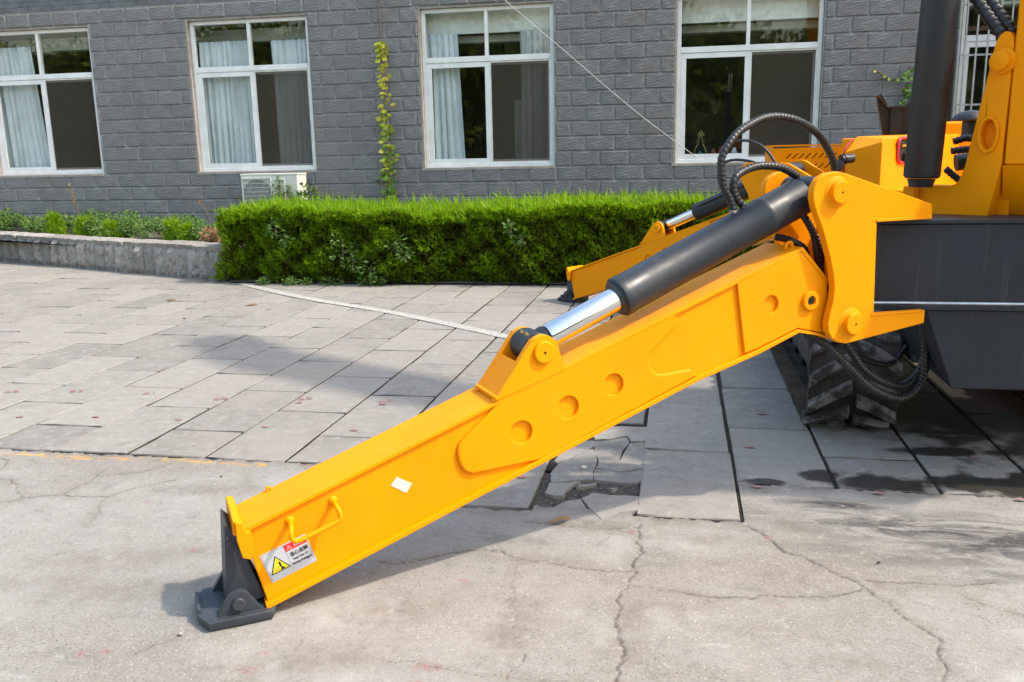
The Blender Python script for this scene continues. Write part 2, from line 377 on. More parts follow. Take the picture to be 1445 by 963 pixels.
# ------------------------------------------------------------------ mesh helpers
class MB:
    def __init__(self):
        self.v = []; self.f = []; self.mi = []; self.cur = 0
    def add(self, vs, fs):
        o = len(self.v)
        self.v += [tuple(p) for p in vs]
        self.f += [tuple(i + o for i in f) for f in fs]
        self.mi += [self.cur] * len(fs)
        return self
    def box(self, x0, x1, y0, y1, z0, z1, fr=None):
        vs = [(x, y, z) for z in (z0, z1) for y in (y0, y1) for x in (x0, x1)]
        if fr: vs = [fr(*p) for p in vs]
        return self.add(vs, [(0, 2, 3, 1), (4, 5, 7, 6), (0, 1, 5, 4), (2, 6, 7, 3), (0, 4, 6, 2), (1, 3, 7, 5)])
    def prism(self, prof, t0, t1, fr, holes=()):
        """prof: list of (s, z); extruded from t0 to t1; fr(s, t, z) -> world"""
        if not holes:
            n = len(prof)
            vs = [fr(s, t0, z) for s, z in prof] + [fr(s, t1, z) for s, z in prof]
            fs = [tuple(range(n)), tuple(range(2 * n - 1, n - 1, -1))]
            fs += [(i, i + n, (i + 1) % n + n, (i + 1) % n) for i in range(n)]
            return self.add(vs, fs)
        bm = bmesh.new()
        loops = [list(prof)] + [list(h) for h in holes]
        edges = []; cnt = 0; rings = []
        for lp in loops:
            vv = [bm.verts.new((s, 0, z)) for s, z in lp]
            edges += [bm.edges.new((vv[i], vv[(i + 1) % len(vv)])) for i in range(len(vv))]
            rings.append((cnt, len(vv))); cnt += len(vv)
        bm.verts.index_update()
        bmesh.ops.triangle_fill(bm, use_beauty=True, use_dissolve=False, edges=edges)
        bm.verts.index_update()
        co = [(v.co.x, v.co.z) for v in bm.verts]
        tri = [tuple(v.index for v in f.verts) for f in bm.faces]
        bm.free()
        n = len(co)
        vs = [fr(s, t0, z) for s, z in co] + [fr(s, t1, z) for s, z in co]
        fs = list(tri) + [tuple(i + n for i in reversed(f)) for f in tri]
        for o, k in rings:
            fs += [(o + i, o + i + n, o + (i + 1) % k + n, o + (i + 1) % k) for i in range(k)]
        return self.add(vs, fs)
    def cyl(self, p0, p1, r0, r1=None, seg=24, caps=True):
        p0, p1 = Vector(p0), Vector(p1)
        r1 = r0 if r1 is None else r1
        d = (p1 - p0).normalized()
        a = d.orthogonal().normalized(); b = d.cross(a)
        vs = []
        for p, r_ in ((p0, r0), (p1, r1)):
            vs += [p + (a * math.cos(k * 2 * math.pi / seg) + b * math.sin(k * 2 * math.pi / seg)) * r_ for k in range(seg)]
        fs = [(k, (k + 1) % seg, (k + 1) % seg + seg, k + seg) for k in range(seg)]
        if caps: fs += [tuple(range(seg - 1, -1, -1)), tuple(range(seg, 2 * seg))]
        return self.add(vs, fs)
    def lathe(self, p0, axis, prof, seg=28):
        """prof: list of (distance along axis, radius)"""
        p0 = Vector(p0); d = Vector(axis).normalized()
        a = d.orthogonal().normalized(); b = d.cross(a)
        vs = []
        for h, r_ in prof:
            vs += [p0 + d * h + (a * math.cos(k * 2 * math.pi / seg) + b * math.sin(k * 2 * math.pi / seg)) * max(r_, 1e-4) for k in range(seg)]
        fs = []
        for j in range(len(prof) - 1):
            fs += [(j * seg + k, j * seg + (k + 1) % seg, (j + 1) * seg + (k + 1) % seg, (j + 1) * seg + k) for k in range(seg)]
        fs += [tuple(range(seg - 1, -1, -1)), tuple(range((len(prof) - 1) * seg, len(prof) * seg))]
        return self.add(vs, fs)
    def tube(self, path, r, seg=10, wrap=0.0, pitch=0.02, step=None, caps=True):
        pts = resample(path, step or max(r * .9, .004))
        vs = []; n = len(pts); nrm = None; acc = 0
        for i, p in enumerate(pts):
            d = (pts[min(i + 1, n - 1)] - pts[max(i - 1, 0)]).normalized()
            if nrm is None: nrm = d.orthogonal().normalized()
            nrm = (nrm - d * nrm.dot(d)).normalized()
            b = d.cross(nrm)
            if i: acc += (p - pts[i - 1]).length
            for k in range(seg):
                a = k * 2 * math.pi / seg
                rr = r * (1 + wrap * math.sin(acc / pitch * 2 * math.pi + a)) if wrap else r
                vs.append(p + (nrm * math.cos(a) + b * math.sin(a)) * rr)
        fs = []
        for j in range(n - 1):
            fs += [(j * seg + k, j * seg + (k + 1) % seg, (j + 1) * seg + (k + 1) % seg, (j + 1) * seg + k) for k in range(seg)]
        if caps: fs += [tuple(range(seg - 1, -1, -1)), tuple(range((n - 1) * seg, n * seg))]
        return self.add(vs, fs)

def resample(path, step):
    P = [Vector(p) for p in path]
    if len(P) == 2:
        n = max(2, int((P[1] - P[0]).length / step)); n = min(n, 400)
        return [P[0].lerp(P[1], i / n) for i in range(n + 1)]
    Q = [P[0] * 2 - P[1]] + P + [P[-1] * 2 - P[-2]]
    out = []
    for i in range(1, len(Q) - 2):
        a, b, c, d = Q[i - 1:i + 3]
        n = max(2, int((c - b).length / step))
        for k in range(n):
            u = k / n
            out.append(0.5 * ((2 * b) + (c - a) * u + (2 * a - 5 * b + 4 * c - d) * u * u + (3 * b - a - 3 * c + d) * u ** 3))
    out.append(P[-1])
    return out

def mesh_of(name, mb, mats, smooth=35, recalc=True):
    me = bpy.data.meshes.new(name)
    me.from_pydata(mb.v, [], mb.f)
    for m_ in (mats if isinstance(mats, (list, tuple)) else [mats]): me.materials.append(m_)
    if any(mb.mi): me.polygons.foreach_set('material_index', mb.mi)
    if recalc:
        bm = bmesh.new(); bm.from_mesh(me)
        bmesh.ops.recalc_face_normals(bm, faces=bm.faces)
        bm.to_mesh(me); bm.free()
    if smooth:
        me.polygons.foreach_set('use_smooth', [True] * len(me.polygons))
        me.set_sharp_from_angle(angle=R(smooth))
    me.update()
    return me

def obj(name, mb, mats, parent=None, smooth=35, bevel=0.0, recalc=True):
    me = mb if isinstance(mb, bpy.types.Mesh) else mesh_of(name, mb, mats, smooth, recalc)
    o = bpy.data.objects.new(name, me)
    COL.objects.link(o)
    if parent is not None:
        o.parent = parent
        off = Vector((0, 0, 0)); p = parent
        while p is not None:
            off += p.location; p = p.parent
        o.location = -off
    if bevel:
        bv = o.modifiers.new('bevel', 'BEVEL'); bv.width = bevel; bv.segments = 2
        bv.limit_method = 'ANGLE'; bv.angle_limit = R(40); bv.harden_normals = True
    return o

def tag(o, label=None, cat=None, group=None, kind=None):
    if label: o['label'] = label
    if cat: o['category'] = cat
    if group: o['group'] = group
    if kind: o['kind'] = kind
    return o

def empty(name, loc=(0, 0, 0)):
    o = bpy.data.objects.new(name, None)
    o.location = loc; o.empty_display_size = .1
    COL.objects.link(o)
    return o

def inst(name, me, loc, parent=None, rot=(0, 0, 0), scale=(1, 1, 1)):
    o = bpy.data.objects.new(name, me)
    COL.objects.link(o)
    o.location = loc; o.rotation_euler = rot; o.scale = scale
    if parent is not None: o.parent = parent
    return o

def np_mesh(name, verts, faces, mat, attrs=None, smooth=False):
    """verts (n,3), faces (m,k) with one k"""
    verts = np.asarray(verts, np.float32); faces = np.asarray(faces, np.int32)
    me = bpy.data.meshes.new(name)
    me.vertices.add(len(verts)); me.vertices.foreach_set('co', verts.ravel())
    k = faces.shape[1]
    me.loops.add(faces.size); me.loops.foreach_set('vertex_index', faces.ravel())
    me.polygons.add(len(faces))
    me.polygons.foreach_set('loop_start', np.arange(0, faces.size, k, dtype=np.int32))
    me.polygons.foreach_set('loop_total', np.full(len(faces), k, np.int32))
    if smooth: me.polygons.foreach_set('use_smooth', np.ones(len(faces), bool))
    for an, av in (attrs or {}).items():
        a = me.attributes.new(an, 'FLOAT', 'POINT'); a.data.foreach_set('value', np.asarray(av, np.float32))
    me.update(calc_edges=True)
    me.validate()
    me.materials.append(mat)
    return me

def blades(base, dirs, length, width, var, side=None, bend=None):
    """diamond leaves: 4 verts each. base (n,3), dirs (n,3) unit, length/width (n,)"""
    n = len(base)
    if side is None:
        side = np.cross(dirs, rng.normal(size=(n, 3)))
    side = side / (np.linalg.norm(side, axis=1, keepdims=True) + 1e-9)
    L = length[:, None]; Wd = width[:, None]
    mid = base + dirs * L * .45
    if bend is not None: tip = base + dirs * L + bend
    else: tip = base + dirs * L
    v = np.stack([base, mid + side * Wd * .5, tip, mid - side * Wd * .5], 1).reshape(-1, 3)
    f = np.arange(4 * n).reshape(n, 4)
    return v, f, np.repeat(var, 4)

def unit(a):
    return a / (np.linalg.norm(a, axis=1, keepdims=True) + 1e-9)

def text_geo(s, size, bold=0.0):
    cu = bpy.data.curves.new('t', 'FONT'); cu.body = s; cu.size = size; cu.align_x = 'LEFT'
    cu.resolution_u = 3; cu.offset = bold
    o = bpy.data.objects.new('t', cu); COL.objects.link(o)
    dg = bpy.context.evaluated_depsgraph_get()
    me = bpy.data.meshes.new_from_object(o.evaluated_get(dg))
    v = [tuple(p.co) for p in me.vertices]; f = [tuple(p.vertices) for p in me.polygons]
    bpy.data.objects.remove(o); bpy.data.curves.remove(cu); bpy.data.meshes.remove(me)
    return v, f

def W3(x, y, z): return (x, y, z)
def circ(cs, cz, r, n=24): return [(cs + r * math.cos(k * 2 * math.pi / n), cz + r * math.sin(k * 2 * math.pi / n)) for k in range(n)]
def in_poly(x, y, poly):
    x = np.asarray(x); y = np.asarray(y); c = np.zeros(x.shape, bool)
    n = len(poly)
    for i in range(n):
        x0, y0 = poly[i]; x1, y1 = poly[(i + 1) % n]
        if y0 == y1: continue
        c ^= ((y0 > y) != (y1 > y)) & (x < (x1 - x0) * (y - y0) / (y1 - y0) + x0)
    return c
CAMP = Vector((0, 0, 1.342))
def to_px(p):
    d = Vector(p) - CAMP
    k = d.dot(_f)
    if k <= 0.1: return (-9e3, -9e3, k)
    return (722.5 + 1245.4 * d.dot(_x2) / k, 481.5 - 1245.4 * d.dot(_u2) / k, k)

# ================================================================== GROUND
g = MB(); g.add([(-80, -80, -.035), (80, -80, -.035), (80, 80, -.035), (-80, 80, -.035)], [(0, 1, 2, 3)])
tag(obj('ground', g, M['dirt'], smooth=0), 'packed dirt under the paving', kind='structure')

# ---- concrete apron: fine grid where the camera looks, coarse skirts around it
GX0, GX1, GY0, GY1, GS = -3.45, 1.95, 1.35, 3.57, 0.0058
nx = int((GX1 - GX0) / GS) + 1; ny = int((GY1 - GY0) / GS) + 1
gx = GX0 + np.arange(nx) * GS; gy = GY0 + np.arange(ny) * GS
XX, YY = np.meshgrid(gx, gy)

def bnd(x):
    """far edge of the concrete, ragged"""
    b = np.where(x < -0.95, 3.537, np.where(x < -0.55, 3.148, np.where(x < -0.16, 3.20, np.where(x < 0.245, 3.150, 3.540))))
    w = .006 * np.sin(x * 31) + .005 * np.sin(x * 67 + 1) + .004 * np.sin(x * 143 + 2)
    return b + w

def ragged(pts, amp, n=4):
    pts = [np.array(p, float) for p in pts]
    for it in range(n):
        out = [pts[0]]
        for a, b in zip(pts[:-1], pts[1:]):
            d = b - a; L = np.hypot(*d)
            m = (a + b) / 2 + np.array([-d[1], d[0]]) * rng.normal() * amp
            out += [m, b]
        pts = out
    return pts

def stroke(field, pts, w, amp=.10, soft=.5, n=4, wv=.6, strength=1.0):
    P = ragged(pts, amp, n)
    for a, b in zip(P[:-1], P[1:]):
        ww = w * (1 + wv * (rng.random() - .5) * 2)
        x0, x1 = sorted((a[0], b[0])); y0, y1 = sorted((a[1], b[1]))
        i0 = max(0, int((x0 - ww * 2 - GX0) / GS)); i1 = min(nx, int((x1 + ww * 2 - GX0) / GS) + 2)
        j0 = max(0, int((y0 - ww * 2 - GY0) / GS)); j1 = min(ny, int((y1 + ww * 2 - GY0) / GS) + 2)
        if i0 >= i1 or j0 >= j1: continue
        X = XX[j0:j1, i0:i1]; Y = YY[j0:j1, i0:i1]
        d = b - a; L2 = max(d @ d, 1e-9)
        u = np.clip(((X - a[0]) * d[0] + (Y - a[1]) * d[1]) / L2, 0, 1)
        dd = np.hypot(X - a[0] - u * d[0], Y - a[1] - u * d[1])
        val = np.clip((ww - dd) / (ww * soft) + .0, 0, 1) * strength
        field[j0:j1, i0:i1] = np.maximum(field[j0:j1, i0:i1], val)

def blob(field, cx, cy, rx, ry, rot=0, strength=1.0):
    c, s = math.cos(rot), math.sin(rot)
    u = ((XX - cx) * c + (YY - cy) * s) / rx; v = (-(XX - cx) * s + (YY - cy) * c) / ry
    np.maximum(field, strength * np.clip(1.3 - np.sqrt(u * u + v * v), 0, 1) ** 1.0, out=field)

crack = np.zeros_like(XX); dustf = np.zeros_like(XX); smear = np.zeros_like(XX); yel = np.zeros_like(XX); redm = np.zeros_like(XX)
CRACKS = [(1, [(0.254, 3.113), (0.304, 3.058), (0.344, 2.969), (0.363, 2.921), (0.418, 2.896), (0.477, 2.83), (0.552, 2.75), (0.582, 2.707)]), (0.9, [(0.025, 2.586), (0.105, 2.566), (0.232, 2.572), (0.361, 2.605), (0.512, 2.641), (0.579, 2.693)]), (0.9, [(0.598, 2.748), (0.679, 2.75), (0.783, 2.746), (0.865, 2.745), (0.981, 2.79)]), (0.8, [(0.588, 2.694), (0.637, 2.602), (0.672, 2.495), (0.709, 2.45), (0.728, 2.415), (0.705, 2.345), (0.709, 2.287), (0.665, 2.168)]), (0.9, [(-0.124, 3.085), (-0.134, 2.917), (-0.136, 2.777), (-0.141, 2.604), (-0.158, 2.465), (-0.159, 2.328), (-0.148, 2.253), (-0.146, 2.091), (-0.145, 2.009)]), (0.8, [(-0.603, 2.786), (-0.567, 2.752), (-0.429, 2.734), (-0.281, 2.692), (-0.164, 2.694), (-0.135, 2.709)]), (0.9, [(-0.603, 2.786), (-0.73, 2.756), (-0.837, 2.685), (-0.999, 2.64)]), (0.5, [(-0.129, 2.596), (0.025, 2.582)]), (0.3, [(-0.768, 2.067), (-0.617, 2.063), (-0.459, 2.055), (-0.344, 2.047), (-0.214, 2.051)]), (0.9, [(-2.713, 2.94), (-2.646, 2.987), (-2.573, 3.021), (-2.506, 3.046), (-2.409, 3.043), (-2.301, 3.043), (-2.27, 3.118), (-2.219, 3.19), (-2.124, 3.262)]), (0.7, [(-2.506, 3.046), (-2.511, 3.15), (-2.503, 3.263), (-2.521, 3.332)]), (0.7, [(-2.503, 3.263), (-2.412, 3.302), (-2.321, 3.359), (-2.279, 3.42)]), (0.7, [(-2.652, 2.994), (-2.775, 3.115), (-2.879, 3.186), (-2.97, 3.2)]), (0.8, [(-3.134, 3.414), (-3.061, 3.403), (-3.019, 3.322), (-3.019, 3.257)]), (0.5, [(-2.296, 3.036), (-2.243, 2.916), (-2.183, 2.78)]), (0.4, [(-1.478, 1.993), (-1.454, 2.041), (-1.42, 2.076), (-1.402, 2.114)]), (0.5, [(-1.674, 3.519), (-1.609, 3.463), (-1.5, 3.424)]), (0.6, [(-0.556, 3.043), (-0.448, 3.039), (-0.341, 3.028), (-0.237, 3.024), (-0.123, 3.059)]), (0.3, [(-0.514, 2.668), (-0.489, 2.432), (-0.439, 2.235), (-0.425, 2.027)]), (0.4, [(0.865, 2.745), (0.896, 2.641), (0.961, 2.6), (1.009, 2.574)])]
for w_, pts in CRACKS:
    stroke(crack, pts, w_ * .0046, amp=.085, soft=.8, wv=.85, strength=.42 + .42 * w_)
    stroke(dustf, pts, .035, amp=.04, soft=1.0, n=3, strength=.40)
for a in [(-1.529, 2.657, 0.3, 0.07, 0.2, 0.55), (-1.931, 2.514, 0.35, 0.1, 0.2, 0.5), (-1.662, 2.348, 0.4, 0.1, 0.3, 0.45), (-0.973, 2.043, 0.25, 0.1, 0.5, 0.6), (-2.043, 2.34, 0.3, 0.06, 0.2, 0.4), (-0.449, 2.312, 0.09, 0.3, -0.2, 0.5), (-0.123, 2.361, 0.06, 0.3, -0.1, 0.55), (-0.452, 2.73, 0.2, 0.05, 0, 0.6), (-0.825, 2.338, 0.25, 0.1, 0.6, 0.5), (0.613, 2.735, 0.1, 0.04, 0, 0.6), (0.467, 2.26, 0.12, 0.04, 0, 0.5), (-0.317, 3.045, 0.25, 0.06, 0, 0.9), (0.449, 3.153, 0.12, 0.08, 0, 0.5), (0.116, 2.983, 0.25, 0.06, 0, 0.5), (-1.904, 3.184, 0.4, 0.05, 0.1, 0.4)]: blob(dustf, *a)
for a in [(0.868, 3.182, 0.32, 0.1, 0, 0.9), (1.085, 3.122, 0.25, 0.16, 0.3, 0.9), (0.739, 3.259, 0.2, 0.06, 0, 0.8), (0.871, 2.924, 0.25, 0.05, 0.1, 0.5), (0.546, 2.987, 0.14, 0.04, 0.1, 0.4), (1.041, 2.847, 0.14, 0.05, 0.2, 0.5), (0.606, 3.364, 0.15, 0.04, 0, 1.0), (0.279, 3.228, 0.1, 0.05, 0, 0.4), (-0.075, 2.786, 0.06, 0.06, 0, 0.35), (-0.632, 2.887, 0.12, 0.03, 0, 0.4)]: blob(smear, a[0], a[1], a[2] * 1.5, a[3] * 1.5, *a[4:])
for a in [(-1.133, 1.966, 0.03, 0.02, 0.3, 1.0), (-1.121, 2.055, 0.025, 0.012, 0.2, 1.0), (-1.621, 1.967, 0.03, 0.02, 0, 1.0), (-1.571, 1.993, 0.02, 0.012, 0, 1.0), (-2.573, 3.021, 0.02, 0.008, 0, 1.0), (-2.101, 3.017, 0.025, 0.012, 0, 1.0), (-2.108, 2.556, 0.025, 0.012, 0, 1.0), (-0.645, 2.059, 0.04, 0.018, 0, 1.0), (-0.656, 1.985, 0.02, 0.01, 0, 1.0), (-0.667, 2.55, 0.025, 0.014, 0, 1.0), (-0.124, 2.065, 0.03, 0.015, 0, 1.0), (-0.159, 3.004, 0.03, 0.016, 0, 1.0), (0.321, 3.03, 0.02, 0.012, 0, 1.0), (-2.039, 3.489, 0.02, 0.01, 0, 1.0), (-2.564, 3.498, 0.03, 0.012, 0, 1.0), (-3.04, 3.507, 0.03, 0.012, 0, 1.0), (-1.642, 3.523, 0.04, 0.012, 0, 1.0), (-0.619, 3.021, 0.025, 0.012, 0, 1.0), (0.313, 2.54, 0.02, 0.01, 0, 1.0), (-1.68, 2.635, 0.03, 0.012, 0, 1.0)]: blob(redm, *a)
edge_d = np.abs(YY - bnd(XX))
dustf = np.maximum(dustf, np.clip(1 - edge_d / .10, 0, 1) * .8)
yel = np.clip(1 - np.abs(YY - (3.488 + .01 * np.sin(XX * 5))) / .03, 0, 1) ** .5 * (XX < -1.80) * (1 - .9 * ((XX > -2.43) & (XX < -2.34)))
keep = YY < bnd(XX)
Z = -.006 * crack
ns = 0.0022 * np.sin(XX * 3.1 + 1) * np.sin(YY * 4.2) + .0009 * np.sin(XX * 17 + YY * 9) - .0030
Z = Z + ns
idx = np.arange(nx * ny).reshape(ny, nx)
kf = keep[:-1, :-1] & keep[1:, 1:] & keep[:-1, 1:] & keep[1:, :-1]
F = np.stack([idx[:-1, :-1][kf], idx[:-1, 1:][kf], idx[1:, 1:][kf], idx[1:, :-1][kf]], 1)
used = np.zeros(nx * ny, bool); used[F.ravel()] = True
remap = np.cumsum(used) - 1
V = np.stack([XX.ravel(), YY.ravel(), Z.ravel()], 1)[used]
F = remap[F]
# skirts
q = len(V)
sk = [(-30, -30), (30, -30), (30, GY0), (-30, GY0), (-30, 3.5), (GX0, 3.5), (GX0, GY0), (GX1, GY0), (30, 3.5), (GX1, 3.5)]
V = np.vstack([V, [(x, y, -.0035) for x, y in sk]])
F = np.vstack([F, [(q, q + 1, q + 2, q + 3), (q + 3, q + 6, q + 5, q + 4), (q + 7, q + 2, q + 8, q + 9)]])
pad = np.zeros(len(sk))
A = {k: np.concatenate([v.ravel()[used], pad]) for k, v in dict(crack=crack, dust=dustf, smear=smear, yel=yel, redm=redm).items()}
me = np_mesh('concrete_apron', V, F, M['concrete'], A, smooth=True)
apron = bpy.data.objects.new('concrete_apron', me); COL.objects.link(apron)
tag(apron, 'cracked old concrete in front of the paving slabs', kind='structure')

# ---- paving slabs
pave = empty('pavement', (0, 0, 0)); tag(pave, 'grey stone slab pavement laid in half bond', kind='structure')
PW, PL, JX0, JY0 = 0.397, 0.7697, -2.147, 3.541

def slab_mesh(w, l, seed):
    """slab with worn, slightly chipped arrises, top at z=0"""
    r_ = random.Random(seed)
    mb = MB(); h = .032; g_ = .006
    def ring(ins, z, jit):
        out = []
        for (ax, ay, bx, by) in ((0, 0, 1, 0), (1, 0, 1, 1), (1, 1, 0, 1), (0, 1, 0, 0)):
            for k in range(4):
                u = k / 4
                x = (ax + (bx - ax) * u) * w; y = (ay + (by - ay) * u) * l
                x = min(max(x, ins), w - ins); y = min(max(y, ins), l - ins)
                j = jit * (3.0 if (k == 0 and r_.random() < .25) else 1)
                cx, cy = (w / 2 - x), (l / 2 - y); cl = math.hypot(cx, cy)
                q_ = abs(r_.gauss(0, j))
                out.append((x + cx / cl * q_, y + cy / cl * q_, z))
        return out
    a = ring(0, -h, 0); b = ring(.001, -.005, .0015); c = ring(.004, 0, .003)
    n = len(a)
    mb.v = a + b + c
    for o in (0, n):
        mb.f += [(o + i, o + (i + 1) % n, o + n + (i + 1) % n, o + n + i) for i in range(n)]
    mb.f.append(tuple(range(2 * n, 3 * n))); mb.mi = [0] * len(mb.f)
    return mesh_of('paver', mb, M['paver'], smooth=0)

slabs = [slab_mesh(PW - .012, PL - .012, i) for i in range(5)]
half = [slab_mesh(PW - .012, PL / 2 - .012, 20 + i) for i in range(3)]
cand = []
for j in range(-32, 15):
    odd = j % 2
    x0 = JX0 + j * PW + (.004 if j == 5 else .007 if j >= 6 else 0)
    y = JY0 - (.5 * PL if odd else 0)
    k = 0
    if j == 4: y = JY0 - .5 * PL + .5 * PL; k = 0
    while y < 12.3:
        L = PL; yy = y
        full = True
        if odd and yy < JY0 - .01 and j not in (3, 5):
            yy += .5 * PL; L = .5 * PL; full = False
            adv = PL
        if j == 4 and yy < JY0 + PL - .01:      # the broken column: pieces built below
            y += PL; continue
        cx, cy = x0 + PW / 2, yy + L / 2
        ok = True
        if x0 < -5.1 and cy > 9.25 - (x0 + 5.085) * .416 + .55: ok = False   # under the planter
        if x0 >= -5.1 and cy > 9.6: ok = False                            # under the hedge
        if ok:
            a, b, d = to_px((cx, cy, 0))
            vis = -40 < a < 1490 and 330 < b < 800 and d > 0
            cand.append((0 if vis else 1, d, x0, yy, full))
        y += PL
cand.sort()
rest = MB()
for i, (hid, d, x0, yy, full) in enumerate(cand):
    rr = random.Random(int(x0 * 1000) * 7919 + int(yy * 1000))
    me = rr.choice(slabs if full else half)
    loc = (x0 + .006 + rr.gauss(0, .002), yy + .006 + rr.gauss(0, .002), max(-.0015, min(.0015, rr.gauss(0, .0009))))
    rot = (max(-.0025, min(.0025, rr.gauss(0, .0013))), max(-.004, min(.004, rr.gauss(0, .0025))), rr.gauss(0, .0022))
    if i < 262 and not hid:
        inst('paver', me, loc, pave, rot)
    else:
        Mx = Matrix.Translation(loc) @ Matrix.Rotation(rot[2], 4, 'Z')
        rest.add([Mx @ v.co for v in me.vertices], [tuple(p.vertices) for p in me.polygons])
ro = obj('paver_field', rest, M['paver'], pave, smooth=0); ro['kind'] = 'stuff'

# packed dirt filling the joints to just under the slab tops
jf = MB()
for (xa, xb, ya, yb) in ((-14, -.956, 3.548, 12.0), (-.956, -.56, 3.165, 12.0), (-.56, -.14, 3.60, 12.0), (-.14, .264, 3.12, 12.0), (.264, 6, 3.552, 12.0)):
    jf.add([(xa, ya, -.0068), (xb, ya, -.0068), (xb, yb, -.0068), (xa, yb, -.0068)], [(0, 1, 2, 3)])
obj('joint_fill', jf, M['joint'], pave, smooth=0)['kind'] = 'stuff'
hf = MB(); hf.add([(-.558, 3.0, -.017), (-.142, 3.0, -.017), (-.142, 3.60, -.017), (-.558, 3.60, -.017)], [(0, 1, 2, 3)])
obj('hole_dirt', hf, M['dirt'], pave, smooth=0)['kind'] = 'stuff'
# broken slab column: pieces
def piece(poly, z=0.0, tilt=0.0):
    mb = MB()
    P = ragged(list(poly) + [poly[0]], .05, 1)[:-1]
    P = [tuple(p) for p in P]
    cx = sum(p[0] for p in P) / len(P); cy = sum(p[1] for p in P) / len(P)
    a = [(x, y, -.034) for x, y in P]
    b = [(x, y, z - .004 + tilt * (x - cx)) for x, y in P]
    c_ = [(cx + (x - cx) * .985, cy + (y - cy) * .985, z + tilt * (x - cx)) for x, y in P]
    n = len(P); mb.v = a + b + c_
    for o in (0, n): mb.f += [(o + i, o + (i + 1) % n, o + n + (i + 1) % n, o + n + i) for i in range(n)]
    mb.f.append(tuple(range(2 * n, 3 * n))); mb.mi = [0] * len(mb.f)
    return obj('broken_paver', mb, M['paver'], pave, smooth=0)
for i, pl in enumerate([[(-0.407, 4.247), (-0.142, 4.262), (-0.137, 4.045), (-0.218, 4.035), (-0.24, 4.113), (-0.32, 4.054), (-0.387, 4.04)], [(-0.534, 3.994), (-0.39, 4.026), (-0.356, 3.977), (-0.392, 3.921), (-0.452, 3.801), (-0.516, 3.686), (-0.538, 3.718)], [(-0.385, 4.027), (-0.319, 4.043), (-0.241, 4.102), (-0.221, 4.021), (-0.251, 3.779), (-0.279, 3.688), (-0.342, 3.689), (-0.353, 3.79), (-0.377, 3.905)], [(-0.517, 3.67), (-0.451, 3.787), (-0.382, 3.904), (-0.354, 3.778), (-0.348, 3.697), (-0.342, 3.512), (-0.402, 3.498), (-0.517, 3.457)], [(-0.341, 3.68), (-0.279, 3.679), (-0.246, 3.771), (-0.217, 4.013), (-0.139, 4.034), (-0.136, 3.684), (-0.24, 3.622), (-0.35, 3.656)], [(-0.351, 3.647), (-0.24, 3.613), (-0.136, 3.673), (-0.136, 3.54), (-0.156, 3.506), (-0.231, 3.492), (-0.339, 3.51)], [(-0.522, 3.446), (-0.394, 3.482), (-0.444, 3.371), (-0.445, 3.313), (-0.48, 3.308), (-0.523, 3.333)], [(-0.396, 3.449), (-0.326, 3.483), (-0.33, 3.446), (-0.403, 3.412)], [(-0.468, 3.196), (-0.425, 3.271), (-0.373, 3.297), (-0.28, 3.099), (-0.316, 3.089), (-0.377, 3.156)], [(-0.37, 3.305), (-0.333, 3.363), (-0.264, 3.344), (-0.137, 3.342), (-0.131, 3.215), (-0.275, 3.103)], [(-0.27, 3.42), (-0.235, 3.435), (-0.254, 3.409)]]):
    piece(pl, -.001 - .0015 * (i % 3), (.006, -.008, .004)[i % 3])
# gravel in the gap
gv, gf = [], []
gb = MB()
for k in range(240):
    x = -.55 + random.random() * .42; y = 3.12 + random.random() * .42
    r_ = random.choice((.004, .005, .007, .010)) * random.uniform(.7, 1.2)
    pts = [Vector((random.gauss(0, 1), random.gauss(0, 1), random.gauss(0, .7))).normalized() * r_ for _ in range(6)]
    o_ = Vector((x, y, -.017 + r_ * .35))
    vs = [o_ + Vector((r_, 0, 0)), o_ + Vector((-r_ * .8, .2 * r_, 0)), o_ + Vector((0, r_ * .9, .1 * r_)), o_ + Vector((.1 * r_, -r_, 0)), o_ + Vector((0, 0, r_ * .7)), o_ + Vector((0, 0, -r_ * .6))]
    gb.add(vs, [(0, 2, 4), (2, 1, 4), (1, 3, 4), (3, 0, 4), (2, 0, 5), (1, 2, 5), (3, 1, 5), (0, 3, 5)])
gr = obj('gravel', gb, M['grit'], pave, smooth=0); gr['kind'] = 'stuff'

# white parking line, following a gentle curve
lp = resample([(-4.80, 8.98, 0), (-3.627, 8.052, 0), (-2.429, 7.276, 0), (-1.273, 6.371, 0), (-1.0, 6.15, 0)], .05)
mb = MB(); vs = []
for i, p in enumerate(lp):
    d = (lp[min(i + 1, len(lp) - 1)] - lp[max(i - 1, 0)]).normalized(); nn = Vector((-d.y, d.x, 0))
    hw = .055
    vs += [p + nn * hw + Vector((0, 0, .0055)), p - nn * hw + Vector((0, 0, .0055))]
mb.add(vs, [(2 * i, 2 * i + 1, 2 * i + 3, 2 * i + 2) for i in range(len(lp) - 1)])
obj('painted_line', mb, M['line'], pave, smooth=0)
